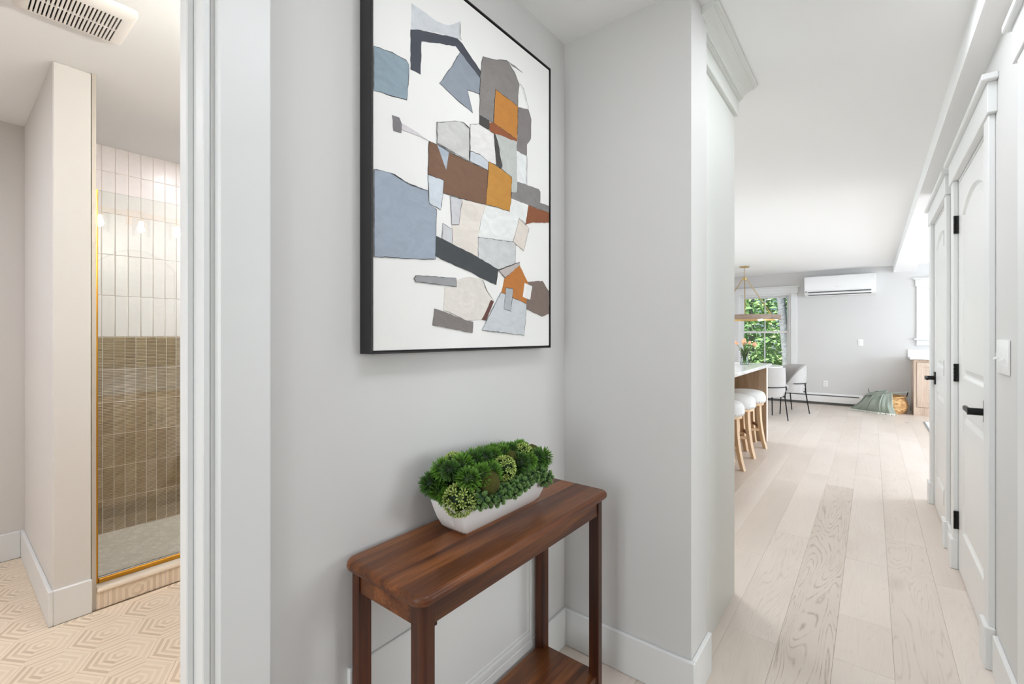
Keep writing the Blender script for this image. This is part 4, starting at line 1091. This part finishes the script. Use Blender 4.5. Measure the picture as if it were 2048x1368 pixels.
defs = [((-1.27, 7.78), math.atan2(.547, .837), 'grey boucle barrel chair with its back to the camera, beside the island end'),
        ((-1.10, 8.60), PI/2+math.radians(40.5), 'grey boucle barrel chair turned side-on, nearer the window wall'),
        ((-2.25, 7.62), -math.radians(32), 'grey boucle barrel chair on the hidden left side of the round table')]
for i, (p, rz, lab) in enumerate(defs):
    o = ch if i == 0 else dup_tree(ch)
    o.location = (p[0], p[1], 0); o.rotation_euler[2] = rz; tag(o, lab, 'chair', 'dining chairs around the round table')

# ---- ring chandelier
cc = Vector((-1.70, 8.54, 0)); cl_ = thing('chandelier', 'wood ring chandelier on three gold rods above the dining table', 'chandelier', (cc.x, cc.y, CE))
bm = bmesh.new(); lathe(bm, [(.075, CE-.001), (.075, CE-.018), (.02, CE-.026)], 28, cc); fin('canopy', bm, M['gold'], cl_, True)
bm = bmesh.new()
z = CE-.026; k = 0
while z > 2.23:
    pts = []
    for i in range(13):
        a = 2*PI*i/12; u, v = .009*math.cos(a), .016*math.sin(a); pts.append((cc.x+(u if k % 2 else 0), cc.y+(0 if k % 2 else u), z-.014+v))
    tube(bm, pts, .0022, 5, False); z -= .024; k += 1
fin('chain', bm, M['gold'], cl_, True)
bm = bmesh.new(); lathe(bm, [(.02, 2.185), (.042, 2.19), (.042, 2.22), (.02, 2.232)], 20, cc); fin('hub', bm, M['gold'], cl_, True)
bm = bmesh.new(); RO, RI = .535, .51
lathe(bm, [(RI, 1.505), (RO, 1.505), (RO, 1.585), (RI, 1.585), (RI, 1.505)], 72, cc, False, False); bmesh.ops.remove_doubles(bm, verts=bm.verts[:], dist=1e-5); rg = fin('ring', bm, M['ringwood'], cl_, True)
bm = bmesh.new(); lathe(bm, [(RI-.0005, 1.507), (RI-.0005, 1.583), (RI-.006, 1.583), (RI-.006, 1.507), (RI-.0005, 1.507)], 72, cc, False, False); bmesh.ops.remove_doubles(bm, verts=bm.verts[:], dist=1e-5); fin('gold_liner', bm, M['gold'], rg, True)
a0 = math.atan2(-cc.y, -cc.x)+.02
for i in range(3):
    a = a0+i*2*PI/3; d = Vector((math.cos(a), math.sin(a), 0)); bm = bmesh.new(); tube(bm, [cc+d*.038+Vector((0, 0, 2.2)), cc+d*(RI-.012)+Vector((0, 0, 1.58))], .0065, 8); fin('rod', bm, M['gold'], cl_, True)
for i in range(6):
    a = a0+PI/6+i*PI/3; d = Vector((math.cos(a), math.sin(a), 0)); c = cc+d*.47
    bm = bmesh.new(); lathe(bm, [(.012, 1.53), (.012, 1.56)], 12, c); tube(bm, [c+Vector((0, 0, 1.55)), cc+d*(RI-.004)+Vector((0, 0, 1.55))], .006, 6); s_ = fin('lamp_socket', bm, M['gold'], cl_, True)
    bm = bmesh.new(); lathe(bm, [(.004, 1.496), (.013, 1.504), (.016, 1.516), (.011, 1.53)], 12, c); fin('candle_bulb', bm, M['candle'], s_, True)

# ---- split air conditioner
ac = thing('air_conditioner', 'white split air conditioner high on the far wall', 'air conditioner', (-.45, 9.9, 1.95))
bm = bmesh.new(); prism(bm, [(9.998, 1.955), (9.86, 1.955), (9.80, 1.985), (9.775, 2.05), (9.77, 2.28), (9.785, 2.30), (9.998, 2.30)], 0, -.962, .058)
bmesh.ops.bevel(bm, geom=bm.edges[:], offset=.008, segments=2, affect='EDGES', clamp_overlap=True); fin('body', bm, M['plastic'], ac, True)
box('air_slot', M['grey'], ac, -.90, -.005, 9.768, 9.80, 2.010, 2.026); box('air_slot', M['grey'], ac, -.90, -.005, 9.785, 9.83, 1.964, 1.977)
box('louvre', M['plastic'], ac, -.90, -.005, 9.782, 9.81, 1.979, 2.011, bev=.004)
bm = bmesh.new(); tube(bm, [(-.935, 9.775, 2.03), (-.935, 9.766, 2.03)], .009, 12); fin('sensor', bm, M['grey'], ac)
bm = bmesh.new(); tube(bm, [(-.485, 9.773, 2.105), (-.485, 9.7675, 2.105)], .013, 18); bdg = fin('badge', bm, M['plate'], ac)
fc = D.curves.new('lettering', 'FONT'); fc.body = 'LG'; fc.size = .034; fc.extrude = .0015; fc.space_character = 1.25
fo = D.objects.new('lettering_source', fc); COL.objects.link(fo); dg = bpy.context.evaluated_depsgraph_get(); me = D.meshes.new_from_object(fo.evaluated_get(dg)); D.objects.remove(fo)
me.materials.clear(); me.materials.append(M['plate']); lt = D.objects.new('badge_lettering', me); COL.objects.link(lt); lt.parent = bdg; lt.matrix_parent_inverse = W(bdg).inverted(); lt.location = (-.462, 9.7685, 2.094); lt.rotation_euler = (PI/2, 0, 0)

# ---- outlets, baseboard heater
def outlet(x, z, lab, rocker):
    o = thing('wall_outlet', lab, 'outlet' if not rocker else 'switch', (x, 10, z), 0)
    bm = bmesh.new(); bx(bm, x-.036, x+.036, 9.992, 9.9995, z-.058, z+.058, bev=.003, seg=2); fin('plate', bm, M['plastic'], o, True)
    if rocker: box('rocker', M['plate'], o, x-.016, x+.016, 9.988, 9.992, z-.033, z+.033, bev=.002)
    else:
        for dz in (-.02, .02):
            f = box('socket_face', M['plate'], o, x-.017, x+.017, 9.9895, 9.992, z+dz-.014, z+dz+.014, bev=.002)
            boxes('socket_slot', M['grey'], f, [(x-.008, x-.005, 9.989, 9.9897, z+dz-.004, z+dz+.006), (x+.005, x+.008, 9.989, 9.9897, z+dz-.004, z+dz+.006)])
outlet(-.658, .37, 'white duplex outlet low on the far wall, above the baseboard heater', False)
outlet(-.154, 1.12, 'white rocker switch at mid height on the far wall, below the air conditioner', True)
bh = thing('baseboard_heater', 'long white baseboard heater along the far wall', 'heater', (-1.7, 9.96, 0))
bm = bmesh.new(); prism(bm, [(9.999, .02), (9.94, .02), (9.94, .0), (9.999, .0)], 0, -3.4, -.16); fin('foot', bm, M['grey'], bh)
bm = bmesh.new(); prism(bm, [(9.93, .045), (9.928, .155), (9.932, .155), (9.936, .045)], 0, -3.4, -.17); fin('front_cover', bm, M['plastic'], bh)
bm = bmesh.new(); prism(bm, [(9.999, .02), (9.945, .02), (9.945, .175), (9.999, .185)], 0, -3.4, -.17); fin('heating_element', bm, M['grey'], bh)
bm = bmesh.new(); prism(bm, [(9.999, .186), (9.94, .172), (9.938, .178), (9.97, .2), (9.999, .2)], 0, -3.4, -.17); fin('damper', bm, M['plastic'], bh)
bm = bmesh.new(); prism(bm, [(9.999, .0), (9.926, .0), (9.926, .165), (9.95, .2), (9.999, .2)], 0, -.17, -.12); bmesh.ops.bevel(bm, geom=bm.edges[:], offset=.003, segments=1, affect='EDGES'); fin('end_cap', bm, M['plastic'], bh)

# ---- sideboard under window_2
sb = thing('sideboard', 'pale oak built-in cabinet with marbled counter under the right window', 'cabinet', (1.2, 9.7, 0))
box('cabinet_body', M['sideboard'], sb, .512, 2.2, 9.47, 9.999, 0, .868, bev=.002)
for k in range(3):
    a = .545+k*.55; b = a+.52
    boxes('face_frame', M['sideboard'], sb, [(a-.033, a, 9.458, 9.47, 0, .868), (a, b, 9.458, 9.47, 0, .13), (a, b, 9.458, 9.47, .835, .868)], bev=.001)
    d_ = boxes('cabinet_door', M['sideboard'], sb, [(a+.004, a+.07, 9.452, 9.469, .135, .83), (b-.07, b-.004, 9.452, 9.469, .135, .83), (a+.07, b-.07, 9.452, 9.469, .135, .205), (a+.07, b-.07, 9.452, 9.469, .76, .83)], bev=.002)
    box('door_panel', M['sideboard'], d_, a+.07, b-.07, 9.4625, 9.469, .205, .76)
bm = bmesh.new(); bx(bm, .466, 2.2, 9.41, 9.999, .872, .905, bev=.004); fin('counter', bm, M['quartz'], sb); box('backsplash', M['quartz'], sb, .466, 2.2, 9.98, 9.999, .905, 1.012, bev=.002)

# ---- basket and throw
bc = Vector((.205, 9.62, 0)); bk = thing('wicker_basket', 'round woven wicker basket with wire handles beside the oak cabinet', 'basket', bc)
bm = bmesh.new(); prof = []
for i in range(27):
    t = i/26; prof.append((.165+.095*math.sin(PI*min(1, .12+t*.78))**.8-.015*t, .002+.265*t))
lathe(bm, prof+[(prof[-1][0]-.012, .267), (prof[-1][0]-.014, .2), (.15, .03)], 60, bc, True, True, lambda j, k: (.0035 if (j//2+k//2) % 2 else -.0035) if 0 < j < 26 else 0)
fin('woven_body', bm, M['wicker'], bk)
bm = bmesh.new(); tube(bm, [(bc.x+.232*math.cos(2*PI*k/48), bc.y+.232*math.sin(2*PI*k/48), .266) for k in range(49)], .008, 6, False); fin('rim', bm, M['wicker'], bk, True)
for s_ in (-1, 1):
    bm = bmesh.new(); tube(bm, [(bc.x+s_*(.232+.02*math.sin(PI*k/10)), bc.y+.06*math.cos(PI*k/10), .262+.10*math.sin(PI*k/10)) for k in range(11)], .0035, 6); fin('wire_handle', bm, M['black'], bk, True)
tb = thing('throw_blanket', 'sage green throw with cream fringe spilling from the wicker basket onto the floor', 'blanket', (.0, 9.5, 0))
bm = bmesh.new(); nu, nv = 44, 22; grid = []
rb = random.Random(2)
def tpoint(u, v):
    th = math.radians(196+84*u); dv = Vector((math.cos(th), math.sin(th), 0))
    top = bc+dv*.09+Vector((.02, .03, .318+.05*math.sin(PI*u**.8)-.02*(1-u)))
    rim = bc+dv*.258+Vector((0, 0, .292+.012*math.sin(u*9)))
    mid = bc+dv*(.30+.03*(1-u))+Vector((-.05*(1-u), -.01, .15))
    bot = Vector((-.30+.60*u, 9.60-.27*min(1, u*1.15)-.02*math.sin(PI*u), .012))
    P = [top, rim, mid, bot]; t = v*3; i = min(2, int(t)); f = t-i
    p0 = P[max(0, i-1)]; p1 = P[i]; p2 = P[i+1]; p3 = P[min(3, i+2)]
    q = .5*((2*p1)+(p2-p0)*f+(2*p0-5*p1+4*p2-p3)*f*f+(3*p1-p0-3*p2+p3)*f**3)
    fold = (math.sin(u*21+v*1.6)+.5*math.sin(u*37+2))*.026*(.35+.65*math.sin(PI*min(1, .2+v*.75)))
    q += Vector((.25*fold, -abs(fold)*1.0-fold*.6, .35*fold*(1-v)))
    q.z = max(q.z, .008); return q
for i in range(nu+1): grid.append([bm.verts.new(tpoint(i/nu, j/nv)) for j in range(nv+1)])
for i in range(nu):
    for j in range(nv): bm.faces.new((grid[i][j], grid[i+1][j], grid[i+1][j+1], grid[i][j+1]))
bmesh.ops.recalc_face_normals(bm, faces=bm.faces[:])
bmesh.ops.solidify(bm, geom=bm.faces[:], thickness=.007); fin('throw_cloth', bm, M['throw'], tb, True)
bm = bmesh.new()
for i in range(70):
    p = tpoint(i/69, 1.0); d = Vector((rb.uniform(-.016, .010), -.085+rb.uniform(-.02, .02), 0)); p.z = .009
    tube(bm, [p, p+d*.5+Vector((0, 0, .004)), Vector(((p+d).x, (p+d).y, .005))], [.008, .008, .005], 6)
fr_ = fin('fringe', bm, M['fringe'], tb, True); fr_['kind'] = 'stuff'
# ---- rug corner
rg_ = thing('area_rug', 'ivory area rug with a grey bound edge beyond the hall corner', 'rug', (1.8, 7.4, 0))
box('rug_pile', M['rug'], rg_, .60, 3.2, 6.0, 8.78, .0005, .010); boxes('rug_binding', M['rugedge'], rg_, [(.582, .60, 5.982, 8.798, .0005, .009), (.60, 3.2, 8.78, 8.798, .0005, .009), (.60, 3.2, 5.982, 6.0, .0005, .009)])

# ================================================================ OUTDOORS
gd = struct(box('ground', M['soil'], None, -30, 20, 10.3, 45, -.6, -.5), 'leafy forest floor outside the window')
rl = random.Random(9)
def tree(x, y, h, crad, tr, n, lean, lab, zlow=.2, leafs=.13):
    t = thing('tree', lab, 'tree', (x, y, -.5), 0, 'trees outside the dining window')
    bm = bmesh.new(); pts = [(x+lean*u*h, y, -.5+u*h) for u in (0, .15, .35, .6, .85, 1)]; tube(bm, pts, [tr*1.25, tr, tr*.9, tr*.7, tr*.4, tr*.1], 12); fin('trunk', bm, M['stone'], t, True)
    bm = bmesh.new()
    for i in range(n):
        u = rl.random(); a = rl.uniform(0, 2*PI); r = crad*math.sqrt(rl.random()); z = zlow+(h-zlow)*u-.5; c = Vector((x+lean*(z+.5)+r*math.cos(a), y+r*math.sin(a), z))
        d = Vector((rl.gauss(0, 1), rl.gauss(0, 1), rl.gauss(0, .6))).normalized(); e = d.orthogonal().normalized(); s_ = leafs*rl.uniform(.5, 1.1)
        q = d.cross(e); vs = [bm.verts.new(c+p) for p in (-d*s_, e*s_*.45+q*.2*s_, d*s_, -e*s_*.45+q*.2*s_)]; bm.faces.new(vs)
    f = fin('foliage', bm, M['leaves'], t); f['kind'] = 'stuff'
t = thing('tree', 'leaning pale grey tree trunk just outside the dining window', 'tree', (-1.78, 14, -.5))
bm = bmesh.new(); tube(bm, [(-1.70, 14, -.5), (-1.80, 14, 1.0), (-1.93, 14, 2.6), (-2.1, 14, 4.5), (-2.3, 14, 8)], [.12, .10, .095, .085, .05], 14); fin('trunk', bm, M['stone'], t, True)
for a in ((-3.25, 17.4, 7.0, 1.55, .09, 5200, .0, 'broad leafy tree filling the middle of the window view'), (-5.9, 18.0, 8, 1.0, .09, 1500, 0, 'slim leafy tree at the far left of the woods'), (-.6, 17.5, 7, 1.0, .08, 1500, 0, 'slim leafy tree at the right of the pale trunk'), (-3.5, 22.0, 10, 2.4, .14, 4200, 0, 'wide dense tree deepest in the woods'), (1.9, 18, 8, 1.2, .12, 1500, 0, 'leafy tree outside the sideboard window')):
    tree(*a)
